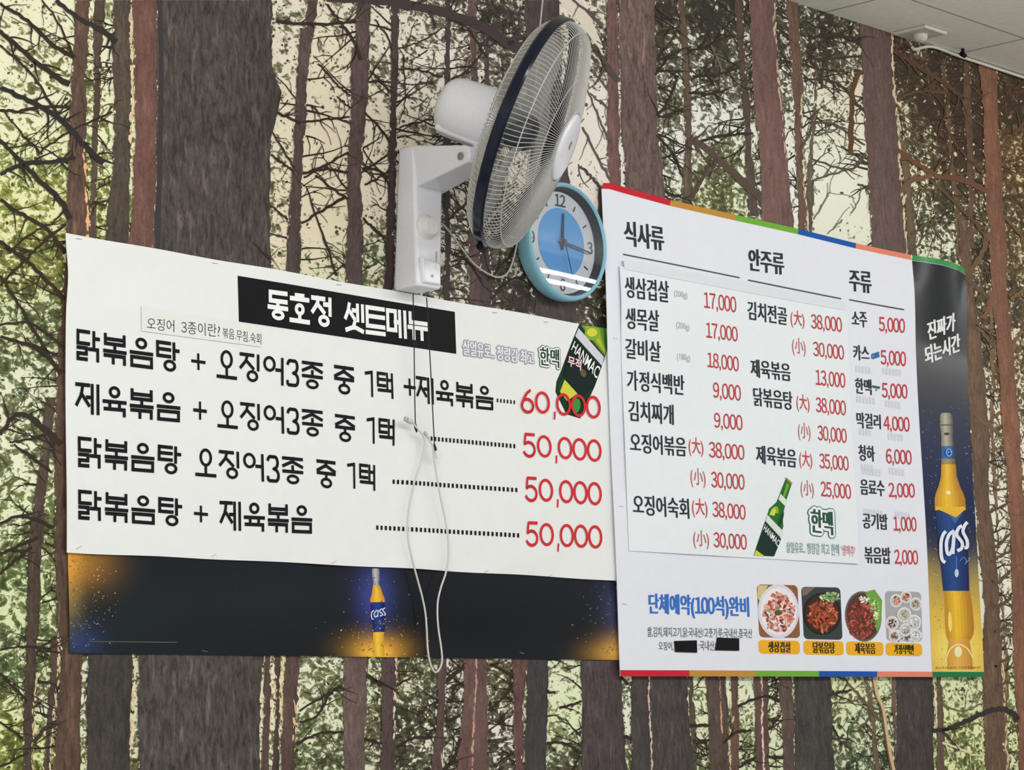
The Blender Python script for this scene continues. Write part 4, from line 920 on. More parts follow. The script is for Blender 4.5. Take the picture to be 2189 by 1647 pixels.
def bot2(u, y):
    e = abs(u-.42)*2
    if y < 952: return mixc(ink(176, 170, 146), ink(86, 84, 76), e)
    if y < 982: return mixc(ink(40, 106, 176), ink(24, 60, 110), e)
    if y < 993: return mixc(ink(160, 140, 100), ink(110, 90, 60), e)
    if y < 1266 and y > 1090: return mixc(ink(34, 72, 136), ink(16, 36, 84), e)
    if y < 1366: return mixc(ink(236, 190, 48), ink(176, 122, 30), min(1, e*1.05))
    return mixc(ink(232, 176, 80), ink(196, 140, 52), e)
pbottle(mb, MN, [(883,2013,2032),(887,2010,2036),(897,2009,2037),(902,2010,2038),(908,2009,2037),(922,2011,2038),(930,2012,2037),(954,2012,2039),(955,2012,2040),(981,2011,2041),(983,2012,2042),(993,2012,2042),(995,2012,2043),(1020,2011,2045),(1042,2005,2052),(1054,2000,2058),(1066,1997,2062),(1091,1997,2064),(1093,1998,2065),(1140,2003,2067),(1200,2008,2069),(1264,2015,2071),(1268,2018,2073),(1300,2019,2078),(1340,2020,2082),(1355,2022,2081),(1367,2025,2076),(1372,2028,2072),(1380,2027,2074),(1400,2024,2078),(1432,2027,2080)], bot2, 2)
sellipse(mb, MN, 2024, 928, 6, 3, ink(50, 50, 48), 2.6, 14); sline(mb, MN, [(2010,909),(2038,909)], 2.4, ink(70, 68, 62), 2.6)
spoly(mb, MN, [(1998,1092),(2006,1090.5),(2042,1107),(2063,1089),(2060,1084),(2000,1084)], ink(226, 178, 48), 2.4)
spoly(mb, MN, [(2026,1100),(2042,1107),(2058,1094),(2040,1120)], ink(60, 96, 156), 2.5)
sellipse(mb, MN, 2026, 1054, 5, 4, ink(250, 236, 190), 2.8, 12); sellipse(mb, MN, 2030, 1330, 4, 22, ink(246, 214, 120), 2.6, 14, -.05)
sellipse(mb, MN, 2048, 1394, 8, 12, ink(250, 230, 180), 2.8, 16)
sline(mb, MN, smoothpath([(2020,1416),(2030,1390),(2048,1378),(2068,1388),(2080,1408)], 5), 3, ink(244, 222, 150), 2.6)
sline(mb, MN, [(2042,1190),(2043,1222)], 3, ink(70, 110, 180), 2.8); sellipse(mb, MN, 2043, 1226, 4.5, 9, ink(190, 206, 226), 3, 14)
sline(mb, MN, smoothpath([(2050,1200),(2058,1192),(2064,1200),(2060,1208),(2070,1196)], 4), 1.6, ink(110, 140, 190), 2.8)
bo = mb.build('bottle_picture', MAT['gloss_print'], ad)
cass_logo('logo_lettering', MN, bo, 2035.8, 1158.5, .2974, .2974, 7.2, ink(222, 226, 236), 6)
mb = MB(); sring(mb, MN, [(2020,959),(2034,959),(2034,977),(2020,977)], .2, ink(120, 164, 214), 6); sline(mb, MN, [(2024,968),(2031,966)], 2, ink(120, 164, 214), 6); mb.build('neck_emblem', MAT['print'], bo)
lettering('slogan_lettering', MN, ad, [('진짜가', (1977,690,2035,669,2037,708,1983,729)), ('되는시간', (1974,742,2047,713,2051,751,1978,781))], ink(226, 228, 228), 2.5, .004, thick=1.2)
mb = MB()
for i in range(420):
    y = rnd.uniform(860, 1430); u = rnd.random(); x = mid_x(y)+3+(right_x(y)-mid_x(y)-6)*u
    if 2004+(y-900)*.03 < x < 2066+(y-1100)*.04 and y > 880 and rnd.random() < .9: continue
    c = lerp((120, 140, 190), (226, 200, 110), min(1, max(0, (y-1120)/160)))
    if rnd.random() < .5: c = tuple(v*.6 for v in c)
    sellipse(mb, MN, x, y, rnd.uniform(.6, 2.0), rnd.uniform(.5, 1.2), ink(c), 1.6, 6, rnd.uniform(-.8, .8))
tag(mb.build('sparkle_print', MAT['print'], ad), kind='stuff')
lettering('small_print', MN, ad, [('경고:지나친 음주는 건강에 해롭습니다', (2000,1426,1431,2096,1425,1430))], ink(120, 92, 40), 2.5)

# headings and rules
HD = ink(50, 52, 58)
for t, q in (('식사류',(1335,471,525,1418,485,537)),('안주류',(1601,531,579,1675,541,588)),('주류',(1816,577,622,1861,582,628))):
    lettering('heading_lettering', MN, menu, [(t, q)], HD, 2, .004, thick=1.3)
for a_, b_ in (((1331,544),(1581,594)),((1599,599),(1798,639)),((1815,641),(1929,663))):
    mb = MB(); sline(mb, MN, [a_, lerp(a_, b_, .5), b_], 2.6, ink(70, 74, 84), 2); mb.build('heading_rule', MAT['print'], menu)
# drinks column printed on the banner
DR = [('소주',(1821,666,697,1852,668,701),'5,000',(1878,677,708,1932,682,713)),('카스',(1824,737,770,1857,740,772),'5,000',(1882,748,779,1936,752,784)),('한맥',(1828,808,842,1862,812,845),'5,000',(1885,818,850,1940,822,853)),
 ('막걸리',(1831,881,916,1882,887,918),'4,000',(1889,889,919,1945,892,924)),('청하',(1835,951,985,1869,954,988),'6,000',(1894,959,991,1949,963,994)),('음료수',(1839,1025,1058,1890,1028,1062),'2,000',(1899,1032,1063,1955,1034,1065)),
 ('공기밥',(1844,1097,1130,1896,1100,1134),'1,000',(1909,1104,1135,1958,1106,1137)),('볶음밥',(1848,1169,1204,1902,1171,1207),'2,000',(1911,1175,1206,1961,1177,1208))]
def fixcomma(q):                                    # the glyph box includes the comma's tail
    x0, t0, b0, x1, t1, b1 = q; return (x0, t0, b0+(b0-t0)*.16, x1, t1, b1+(b1-t1)*.16)
for t, q, p, pq in DR:
    lettering('item_lettering', MN, menu, [(t, q)], ink(48, 54, 62), 2, .004, thick=.7)
    lettering('price_lettering', MN, menu, [(p, fixcomma(pq))], PRC, 2, .012)
lettering('logo_lettering', MN, menu, [('cass', (1862,757,1878,752,1879,764,1863,769))], ink(52, 112, 168), 2, .02, thick=.8)
mb = MB(); spoly(mb, MN, [(1864,824),(1881,827),(1880,832),(1864,829)], ink(56, 104, 84), 2); sellipse(mb, MN, 1873, 834, 2, 3, ink(120, 150, 130), 2, 10); mb.build('logo_mark', MAT['print'], menu)
# faint old print showing through beside the drinks
for x, y, w in ((1828,782,36),(1886,786,44),(1830,846,44),(1892,856,40),(1836,916,30),(1898,926,40),(1840,992,30),(1842,1000,44),(1900,1000,40),(1846,1088,44),(1912,1094,36)):
    mb = MB()
    for k in range(int(w/7)):
        spoly(mb, MN, [(x+k*7,y+k*.9),(x+k*7+4.6,y+k*.9+.6),(x+k*7+5,y+15+k*.9),(x+k*7+.4,y+14+k*.9)], ink(205, 209, 217), 1)
    tag(mb.build('faded_print', MAT['print'], menu), kind='stuff')
lettering('booking_lettering', MN, menu, [('단체예약(100석)완비', (1387,1269,1320,1600,1277,1326))], ink(58, 112, 196), 2, .004, thick=1.1)
lettering('origin_lettering', MN, menu, [('쌀,김치,돼지고기,닭:국내산/고춧가루:국내산,중국산', (1384,1340,1363,1607,1345,1366))], ink(112, 114, 120), 2, .008)
lettering('origin_lettering', MN, menu, [('오징어,', (1408,1372,1391,1440,1373,1392))], ink(112, 114, 120), 2, .008)
TP = Sheet(0.0152, rip_menu)
for q, lb in (([(1442,1371),(1490,1369.5),(1491,1396),(1444,1394.5)], 'black tape patch left of the other on the lower menu banner'), ([(1533,1363.5),(1580,1365.5),(1580,1392),(1529,1391)], 'black tape patch on the lower menu banner nearest the round food picture')):
    t = TP.body('masking_tape', MAT['black'], lambda u, v, q=q: bil(q, u, v), 6, 4, (.02,.02,.02), thick=0.0004)
    tag(t, lb, 'tape', 'black tape patches covering words on the menu banner')
lettering('origin_lettering', MN, menu, [(':국내산/', (1493,1370,1391,1530,1371,1392))], ink(112, 114, 120), 2, .008)
# four food pictures with yellow name pills
def rrect(x0, y0, x1, y1, r, sk=0.0, n=5):
    out = []
    for cx, cy, a in ((x1-r, y0+r, -90), (x1-r, y1-r, 0), (x0+r, y1-r, 90), (x0+r, y0+r, 180)):
        for k in range(n+1):
            t = math.radians(a+90*k/n); x, y = cx+r*math.cos(t), cy+r*math.sin(t); out.append((x+(y-y0)*.04, y+(x-x0)*sk))
    return out
def food(cx, cy, rx, ry, pal, n, mb, layer, rmax=7, asp=.5):
    for i in range(n):
        a = rnd.uniform(0, 6.283); r = math.sqrt(rnd.random()); x, y = cx+rx*r*math.cos(a), cy+ry*r*math.sin(a)
        c = rnd.choice(pal); k = rnd.uniform(.7, 1.15); c = tuple(min(250, v*k) for v in c)
        sellipse(mb, MN, x, y, rnd.uniform(2, rmax), rnd.uniform(1.3, rmax*asp), ink(c), layer+i*.002, 9, rnd.uniform(-1.5, 1.5))
for idx, (x0, y0, x1, y1) in enumerate(((1618,1250,1705,1363),(1713,1255,1796,1367),(1804,1262,1882,1371),(1891,1264,1968,1370))):
    mb = MB(); cx, cy = (x0+x1)/2+2, (y0+y1)/2+2
    if idx == 0:
        spoly(mb, MN, rrect(x0,y0,x1,y1,9,.02), ink(140, 92, 62), 1); spoly(mb, MN, [(x0+2,y0+2),(x0+24,y0+2),(x0+6,y0+34),(x0+1,y0+30)], ink(206, 190, 130), 1.2)
        sellipse(mb, MN, cx, cy-1, 44, 58, ink(214, 212, 222), 1.4); sellipse(mb, MN, cx, cy-1, 39, 51, ink(232, 226, 230), 1.6)
        food(cx, cy, 32, 42, [(214,140,122),(226,168,150),(190,96,80),(236,196,184),(160,70,58)], 190, mb, 2, 8, .45); sellipse(mb, MN, cx-1, cy+2, 8, 6, ink(86, 84, 50), 2.6)
    elif idx == 1:
        spoly(mb, MN, rrect(x0,y0,x1,y1,9,.02), ink(56, 66, 64), 1); spoly(mb, MN, [(x0+2,y0+2),(x0+30,y0+1),(x0+10,y0+18),(x0+2,y0+20)], ink(120, 104, 96), 1.2)
        sellipse(mb, MN, cx, cy, 41, 45, ink(34, 34, 36), 1.4); sellipse(mb, MN, cx, cy, 37, 41, ink(62, 40, 32), 1.6)
        food(cx, cy+4, 31, 33, [(176,92,58),(150,72,48),(110,52,38),(200,120,80),(186,70,48)], 190, mb, 2, 8, .4); food(cx+16, cy-36, 20, 11, [(110,150,80),(160,186,120),(200,206,170)], 60, mb, 2.6, 5, .6)
    elif idx == 2:
        sellipse(mb, MN, cx, cy, 39, 54, ink(96, 98, 100), 1.4, 32, -.1); sellipse(mb, MN, cx, cy, 36, 50, ink(92, 54, 44), 1.6, 32, -.1)
        spoly(mb, MN, [(cx+4,y0+4),(cx+24,y0-1),(cx+40,y0+22),(cx+38,cy+14),(cx+30,cy+34),(cx+16,cy-6)], ink(112, 160, 70), 1.8)
        food(cx-5, cy+8, 30, 40, [(150,74,58),(118,56,46),(178,98,78),(96,46,38),(190,80,66)], 220, mb, 2, 6, .5); food(cx+24, cy-8, 9, 32, [(140,184,90),(96,144,60),(216,220,170)], 40, mb, 2.6, 6, .5); food(cx+2, cy-36, 12, 7, [(232,226,210)], 16, mb, 2.8, 5, .5)
    else:
        spoly(mb, MN, rrect(x0,y0,x1,y1,9,.03), ink(168, 166, 168), 1)
        food(cx+4, cy+36, 34, 18, [(206,204,206),(120,114,112),(226,224,222)], 60, mb, 1.2, 9, .7)
        for ex, ey, er, c in ((cx-17,cy-34,13,(196,120,70)),(cx+4,cy-42,12,(170,92,60)),(cx+25,cy-27,13,(150,140,106)),(cx+1,cy-4,15,(176,172,110)),(cx-25,cy+14,14,(124,84,64)),(cx+22,cy+12,15,(214,212,212)),(cx+4,cy+28,13,(200,196,194)),(cx-20,cy+42,12,(150,100,80)),(cx+26,cy+40,12,(230,228,226))):
            sellipse(mb, MN, ex, ey, er, er*1.1, ink(222, 220, 220), 2.0); sellipse(mb, MN, ex, ey+.5, er*.8, er*.86, ink(188, 186, 186), 2.2); food(ex, ey, er*.55, er*.6, [c, tuple(v*.7 for v in c), tuple(min(250, v*1.2) for v in c)], 14, mb, 2.4, 4, .6)
    p = mb.build('food_picture', MAT['print'], menu); p['label'] = ('food picture of pink sliced meat on a white plate', 'food picture of red stew in a black pot', 'food picture of brown meat with green leaves', 'food picture of many small white side dishes')[idx]
for x0, y0, x1, y1, t in ((1620,1369,1708,1398,'생삼겹살'),(1716,1370,1802,1400,'닭볶음탕'),(1808,1372,1888,1401,'제육볶음'),(1893,1375,1971,1402,'가정식백반')):
    mb = MB(); spoly(mb, MN, rrect(x0,y0,x1,y1,8,.02), ink(234, 172, 40), 1); pl = mb.build('name_pill', MAT['print'], menu)
    w = (x1-x0); lettering('pill_lettering', MN, pl, [(t, (x0+w*.24, y0+3, y1-3, x0+w*.78, y0+4, y1-2))], ink(52, 46, 26), 2, .004, thick=.6)

# ------------------------------------------------------------------ paper price sheet stuck on the menu banner
def rip_ps(x, y): return rip_menu(x, y)+.0012*math.sin(x*.02)*math.sin(y*.015)+.003*gs(x, y, 1326, 640, 20, 60)+.002*gs(x, y, 1830, 1120, 20, 90)
PS = Sheet(0.0165, rip_ps)
pq = [(1322,569),(1809,660),(1836,1206),(1345,1178)]
psheet = PS.body('price_sheet', MAT['paper'], lambda u, v: bil(pq, u, v), 70, 60, ink(226, 232, 236), thick=0.0007)
tag(psheet, 'white paper price sheet stuck over the middle of the tall menu banner', 'price list')
TS = Sheet(0.0176, rip_ps)
tape = TS.body('clear_tape', MAT['paper'], lambda u, v: bil([(1331,556),(1806,646),(1808,664),(1333,576)], u, v), 40, 3, ink(217, 222, 228), thick=0.0003)
tag(tape, 'long strip of clear tape along the top edge of the price sheet', 'tape')
ITEMS = [('생삼겹살',(1333,591,636,1428,602,648)),('생목살',(1336,658,703,1407,664,710)),('갈비살',(1337,723,766,1411,731,775)),('가정식백반',(1341,791,834,1462,803,846)),('김치찌개',(1344,856,900,1440,866,909)),('오징어볶음',(1347,925,967,1467,936,977)),('오징어숙회',(1353,1057,1100,1471,1067,1110)),
 ('김치전골',(1599,643,683,1683,658,696)),('제육볶음',(1605,767,806,1689,778,816)),('닭볶음탕',(1610,828,868,1692,838,878)),('제육볶음',(1615,952,991,1700,962,1001))]
for t, q in ITEMS: lettering('item_lettering', PS, psheet, [(t, q)], DCH, 2, .002, thick=.7)
PRS = [('17,000',(1504,624,658,1574,635,669)),('17,000',(1508,689,722,1577,699,731)),('18,000',(1511,753,785,1579,763,795)),('9,000',(1524,817,850,1583,824,858)),('9,000',(1527,882,914,1586,888,921)),('38,000',(1516,944,978,1590,952,984)),('30,000',(1520,1008,1042,1591,1015,1048)),('38,000',(1522,1072,1105,1594,1080,1112)),('30,000',(1524,1138,1170,1597,1143,1176)),
 ('38,000',(1734,671,702,1799,679,711)),('30,000',(1738,730,761,1803,739,770)),('13,000',(1743,790,823,1806,798,830)),('38,000',(1743,849,881,1808,857,889)),('30,000',(1747,909,941,1810,917,948)),('35,000',(1751,969,1001,1814,976,1007)),('25,000',(1754,1029,1061,1818,1036,1068))]
for t, q in PRS: lettering('price_lettering', PS, psheet, [(t, fixcomma(q))], PRC, 2, .006)
for t, q in (('(大)',(1473,933,975,1504,938,978)),('(小)',(1476,999,1042,1508,1003,1045)),('(大)',(1478,1064,1106,1511,1068,1109)),('(小)',(1480,1132,1173,1514,1136,1176)),
 ('(大)',(1691,661,700,1720,667,704)),('(小)',(1694,720,760,1722,725,764)),('(大)',(1701,841,880,1729,846,884)),('(小)',(1704,902,942,1731,906,945)),('(大)',(1707,962,1002,1735,966,1005)),('(小)',(1711,1025,1064,1739,1029,1067))):
    lettering('size_lettering', PS, psheet, [(t, q)], ink(196, 72, 78) if '大' in t else ink(190, 104, 100), 2, .008)
for t, q in (('(200g)',(1440,621,638,1468,625,642)),('(200g)',(1444,688,706,1472,693,710)),('(180g)',(1446,755,773,1474,759,776))): lettering('weight_lettering', PS, psheet, [(t, q)], ink(172, 180, 190), 2, 0)
mb = MB()
spoly(mb, PS, [(1679,1023),(1692,1035),(1682,1067),(1678,1085),(1674,1104),(1676,1126),(1660,1176),(1656,1190),(1612,1188),(1620,1164),(1638,1111),(1645,1088),(1660,1074),(1666,1058)], ink(40, 104, 44), 1)
spoly(mb, PS, [(1681,1032),(1687,1037),(1678,1064),(1673,1062)], ink(110, 160, 64), 1.4); spoly(mb, PS, [(1676,1022),(1681,1022),(1693,1033),(1691,1038)], ink(150, 132, 70), 1.5)
spoly(mb, PS, [(1668,1056),(1682,1070),(1680,1084),(1664,1068)], ink(214, 224, 214), 1.6)
sellipse(mb, PS, 1655, 1098, 9, 16, ink(140, 176, 56), 1.6, 20, .35); sellipse(mb, PS, 1653, 1097, 5, 11, ink(206, 210, 76), 1.8, 20, .35); sellipse(mb, PS, 1670, 1112, 4, 18, ink(26, 72, 34), 1.6, 18, .3)
spoly(mb, PS, [(1641,1101),(1676,1137),(1672,1152),(1637,1114)], ink(212, 220, 214), 2); spoly(mb, PS, [(1636,1116),(1671,1153),(1656,1190),(1636,1189),(1616,1177)], ink(24, 52, 42), 1.9)
spoly(mb, PS, [(1617,1176),(1636,1190),(1612,1188)], ink(196, 204, 70), 2.1); sellipse(mb, PS, 1646, 1158, 5, 7, ink(84, 78, 52), 2.1, 16, .4)
bp = mb.build('green_bottle_picture', MAT['print'], psheet)
lettering('logo_lettering', PS, bp, [('HANMAC', (1636,1121,1668,1157,1663,1170,1631,1133))], WHT, 4.5, .01)
q = (1734,1088,1139,1778,1095,1145)
lettering('brand_outline', PS, psheet, [('한맥', q)], ink(60, 100, 88), 1, .0, halo=7.5)
lettering('brand_halo', PS, psheet, [('한맥', q)], ink(234, 238, 240), 2, .0, halo=5.5)
lettering('brand_lettering', PS, psheet, [('한맥', q)], ink(44, 84, 70), 3, .0, thick=1.4)
lettering('slogan_lettering', PS, psheet, [('살얼유로.. 청량감 최고 한맥', (1682,1158,1182,1793,1164,1189))], ink(150, 170, 170), 2, .02)
lettering('slogan_lettering', PS, psheet, [("'생맥주'", (1797,1165,1188,1826,1168,1192))], ink(206, 150, 156), 2, .02)

# ------------------------------------------------------------------ staples along the edges of the sheets
def staple(sh, x, y, ang, label, group, first=[None], L_=11):
    c = np.array(sh.P(x, y)); t = np.array(sh.P(x+math.cos(ang)*10, y+math.sin(ang)*10))-c; t /= np.linalg.norm(t)
    p = c+np.array([0, -.0012, 0]); h = L_*.00055
    mb = MB(); mb.tube([p-t*h+np.array([0, .0014, 0]), p-t*h, p+t*h, p+t*h+np.array([0, .0014, 0])], .00045, 6)
    o = mb.build('staple', MAT['steel']); tag(o, label, 'staple', group)
for x, y in ((168,511),(459,563),(724,609),(1056,669),(1166,689)): staple(SM, x, y, .1, 'thin steel staple along the top edge of the wide white set menu sheet', 'staples along the top of the set menu')
for x, y in ((168,1171),(456,1188),(712,1203),(1040,1222),(1176,1231)): staple(SM, x, y, -.5, 'thin steel staple along the bottom edge of the wide white set menu sheet', 'staples along the bottom of the set menu')
for x, y in ((1312,724),(1327,1083),(1334,1292)): staple(MN, x, y, .1, 'thin steel staple near the left edge of the tall menu banner', 'staples along the left of the menu banner')
for x, y in ((437,1393),(1115,1397),(912,1404)): staple(NB, x, y, .2, 'thin steel staple along the bottom edge of the dark beer banner', 'staples along the bottom of the beer banner')

# ------------------------------------------------------------------ wall clock
ck = W(1199.6, 519, 0.02); cz = ck[2]; cx_ = ck[0]
pxm = FPX/((ck-CAM)@CF)                            # pixels per metre at the clock
CRAD = 257/2/pxm
clock = empty('wall_clock', (cx_, 0, cz)); tag(clock, 'round wall clock with a light blue rim and blue centre dial', 'clock')
def cf(x, y, t): return (cx_+x, -t, cz+y)
R = CRAD
mb = MB(); mb.lathe([(.003,R*.96),(.010,R*.985),(.028,R),(.036,R*.995),(.041,R*.97),(.042,R*.945),(.040,R*.925),(.037,R*.915)], cf, 96)
mb.build('clock_rim', MAT['blue'], clock, smooth=50, fix=True)
mb = MB(); mb.lathe([(.037,R*.915),(.034,R*.905),(.020,R*.885),(.0195,R*.86)], cf, 96); o = mb.build('inner_rim', MAT['darkrim'], clock, smooth=40, fix=True); o['label'] = 'inner rim coloured dark grey for shade'  # shade inside the blue rim is put into this dark grey
mb = MB(); mb.lathe([(.003,R*.95),(.0195,R*.885),(.020,.0005)], cf, 96); mb.build('dial', MAT['dial'], clock)
mb = MB(); mb.lathe([(.0204,R*.585),(.0205,.0004)], cf, 72, caps=(False, True)); dbl = mb.build('dial_centre', MAT['dialblue'], clock); dbl['label'] = 'blue dial centre'
def dial_poly(mb, pts, t=.0210): mb.poly([cf(x, y, t) for x, y in pts])
for k in range(12):
    if k % 3 == 0: continue
    mb = MB()
    a = math.radians(90-30*k); c, s_ = math.cos(a), math.sin(a); r0, r1, w = R*.66, R*.76, R*.012
    dial_poly(mb, [(c*r0-s_*w, s_*r0+c*w), (c*r1-s_*w, s_*r1+c*w), (c*r1+s_*w, s_*r1-c*w), (c*r0+s_*w, s_*r0-c*w)])
    mb.build('tick_mark', MAT['hand'], clock)
for txt, ang in (('12', 90), ('3', 0), ('6', -90), ('9', 180)):
    V, Fs = glyphs(txt, .01); a = math.radians(ang); ox, oy = R*.735*math.cos(a), R*.715*math.sin(a); h = R*.21; w = h*(.62 if len(txt) == 1 else 1.25)
    mb = MB(); ids_ = [mb.vert(cf(ox+(u-.5)*w, oy+(v-.5)*h, .0211)) for u, v in V]
    for f in Fs: mb.face([ids_[i] for i in f])
    mb.build('numeral', MAT['hand'], clock)
def handm(name, ang, L_, w, t, tail=.12):
    a = math.radians(90-ang); c, s_ = math.cos(a), math.sin(a); mb = MB()
    A = [(-tail*R, -w*.8), (L_*R, -w*.45), (L_*R, w*.45), (-tail*R, w*.8)]
    mb.prism([cf(x*c-y*s_, x*s_+y*c, t) for x, y in A], [cf(x*c-y*s_, x*s_+y*c, t+.0012) for x, y in A]); return mb.build(name, MAT['hand'], clock, fix=True)
handm('hour_hand', 5, .50, R*.035, .0235); handm('minute_hand', 98, .70, R*.026, .0265); handm('second_hand', 163, .62, R*.010, .0295, .2)
mb = MB(); mb.lathe([(.0206,R*.045),(.0315,R*.045),(.032,.0004)], cf, 24); mb.build('hand_hub', MAT['hand'], clock)
mb = MB(); n_ = 7; mb.lathe([(.0375+.0002*(1-(k/n_)**2), max(.0004, R*.918*k/n_)) for k in range(n_+1)][::-1], cf, 72); mb.build('clock_glass', MAT['glass'], clock, smooth=80, fix=True)

# ------------------------------------------------------------------ wall fan
top_l = W(848, 318); bot_l = W(837, 622)
zt, zb = top_l[2], bot_l[2]; xl_ = (top_l[0]+bot_l[0])/2
lean = (bot_l[0]-top_l[0])
fan = empty('wall_fan', (xl_+.03, 0, zb)); tag(fan, 'white wall fan with round wire cage tilted down and dark navy band', 'fan')
def xs_(z): return top_l[0]+lean*(z-zt)/(zb-zt)
zf = W(884, 396)[2]
d_top = depth_for(xs_(zf), zf, 882); d_bot = depth_for(xs_(zb), zb+.01, 892)
def wid(z, d, px):                                  # width to reach photo column px on the front face
    x = xs_(z)
    for _ in range(40):
        x += (px-PX((x, -d, z))[0])*.0008
    return x-xs_(z)
w_top = wid(zf, d_top, 946); w_bot = wid(zb+.01, d_bot, 944)
print('fan column', d_top, d_bot, w_top, w_bot, zt-zb, lean)
def dcol(z): return d_top+(d_bot-d_top)*min(1, max(0, (zt-z)/(zt-zb)))
def wcol(z): return w_top+(w_bot-w_top)*min(1, max(0, (zt-z)/(zt-zb)))
mb = MB(); rows = []
for z in (zb, zb+.05, (zb+zt)/2, zt):
    d, w = dcol(z), wcol(z); x = xs_(z); rows.append([mb.vert(p) for p in ((x, -.003, z), (x, -d, z), (x+w, -d, z), (x+w, -.003, z))])
for i in range(3):
    for k in range(4): mb.face((rows[i][k], rows[i][(k+1) % 4], rows[i+1][(k+1) % 4], rows[i+1][k]))
mb.face(rows[0][::-1]); mb.face(rows[-1])
mb.build('bracket_column', MAT['white'], fan, smooth=35, fix=True, bevel=.006)
# raised lower cover, cover seam and slot on the front
z1 = W(890, 548, d_bot)[2]
mb = MB(); x = xs_(zb); w = wcol(zb); d = dcol(zb)
A = [(x+w*.16, zb+.006), (x+w*.94, zb+.006), (x+w*.94, z1-.004), (x+w*.12, z1+.002)]
mb.prism([(a, -d+.004, b) for a, b in A], [(a+(.003 if i in (0, 3) else -.003), -d-.006, b+(.002 if i < 2 else -.003)) for i, (a, b) in enumerate(A)])
mb.build('lower_cover', MAT['white'], fan, smooth=35, fix=True, bevel=.003)
mb = MB(); sx = x+w*.70
mb.prism([(sx, -d-.0065, zb+.035), (sx+.003, -d-.0065, zb+.035), (sx+.003, -d-.0065, zb+.07), (sx, -d-.0065, zb+.07)], [(sx, -d-.005, zb+.035), (sx+.003, -d-.005, zb+.035), (sx+.003, -d-.005, zb+.07), (sx, -d-.005, zb+.07)])
mb.build('cover_slot', MAT['steel'], fan, fix=True)
mb = MB(); cfr = lambda a, b, t: (x+w*.52+a, -d-.005-t, zb+.022+b); mb.lathe([(0,.003),(.0025,.003),(.003,.0002)], cfr, 12); mb.build('cover_screw', MAT['steel'], fan)
# knob
kp = W(912, 487, dcol((zb+zt)/2)); kz = kp[2]; kd = dcol(kz); kx = xs_(kz)+wcol(kz)*.38
fr = lambda a, b, t: (kx+a, -kd+.001-t, kz+b)
mb = MB(); mb.lathe([(0,.025),(.003,.025),(.005,.022),(.007,.0195),(.016,.0175),(.018,.0155),(.0182,.0002)], fr, 36); kn = mb.build('control_knob', MAT['cream'], fan, smooth=40, fix=True); kn['label'] = 'aged white round knob'
# arm standing out from the top of the column
zp = W(978, 338, .15)[2]
d_tip = depth_for(xs_(zt), zp, 1004)
zr = W(888, 400, d_top)[2]                         # where the arm meets the column front
za = zt
rt = (zt-zp)*1.0
rr = .0215; pc = (d_tip-rr, zp)
prof = [(.006, zt), (d_top, zt-.001), (d_tip-rr-.004, zp+rr)]
for k in range(1, 9): a = math.radians(90-k*16); prof.append((pc[0]+rr*math.cos(a), pc[1]+rr*math.sin(a)))
prof += [(d_top+.006, zr), (.006, zr-.01)]
mb = MB(); wa = wcol(zt)
def armx(dd, s_): return xs_(zt)+(0 if s_ == 0 else wa)-(0 if s_ == 0 else max(0, dd-d_top)*.12)
mb.prism([(armx(dd, 0), -dd, z) for dd, z in prof], [(armx(dd, 1), -dd, z) for dd, z in prof])
mb.build('bracket_arm', MAT['white'], fan, smooth=35, fix=True, bevel=.004)
fr = lambda a, b, t: (xs_(zt)-.001-t, -pc[0]+a, pc[1]+b)
mb = MB(); mb.lathe([(0,.0075),(.0015,.0075),(.0018,.005),(.0004,.0045),(.0004,.0002)], fr, 20); mb.build('pivot_screw', MAT['steel'], fan, smooth=40)
# axis of the fan head
vv = ray(1125, 269); vv = vv/np.linalg.norm(vv); TH, TL = math.radians(78.5), math.radians(20)
AX = math.sin(TH)*(math.cos(TL)*CR-math.sin(TL)*CU)-math.cos(TH)*vv; AX /= np.linalg.norm(AX)
xc = xs_(zt)+wa*.5
lo, hi = 0.0, .5
for _ in range(50):                                 # motor centre stands over the pivot
    md = (lo+hi)/2
    if W(1003, 240, md)[0] > xc: lo = md
    else: hi = md
MC = W(1003, 240, md)
lo, hi = 0, .4
for _ in range(50):
    tm = (lo+hi)/2
    if PX(MC+AX*tm)[0] < 1125: lo = tm
    else: hi = tm
RC = MC+AX*tm
pz = FPX/((RC-CAM)@CF); FR = 512/2/pz
print('fan head', md, MC, RC, PX(RC), 'R', FR, 'pivot', (xs_(zt), -pc[0], pc[1]))
E1 = np.cross(AX, [0, 0, 1]); E1 /= np.linalg.norm(E1); E2 = np.cross(E1, AX)
def hf(x, y, t): return RC+E1*x+E2*y+AX*t
def tof(P): return float((np.array(P)-RC)@AX)
tM = -tm
mr = .057
mb = MB(); t0 = tM-.062
mb.lathe([(t0,.0004),(t0+.002,mr*.45),(t0+.008,mr*.72),(t0+.018,mr*.90),(t0+.034,mr*.99),(t0+.06,mr*1.02),(-.045,mr*1.06),(-.040,mr*.9)], hf, 56)
mb.build('motor_housing', MAT['white'], fan, smooth=50, fix=True)
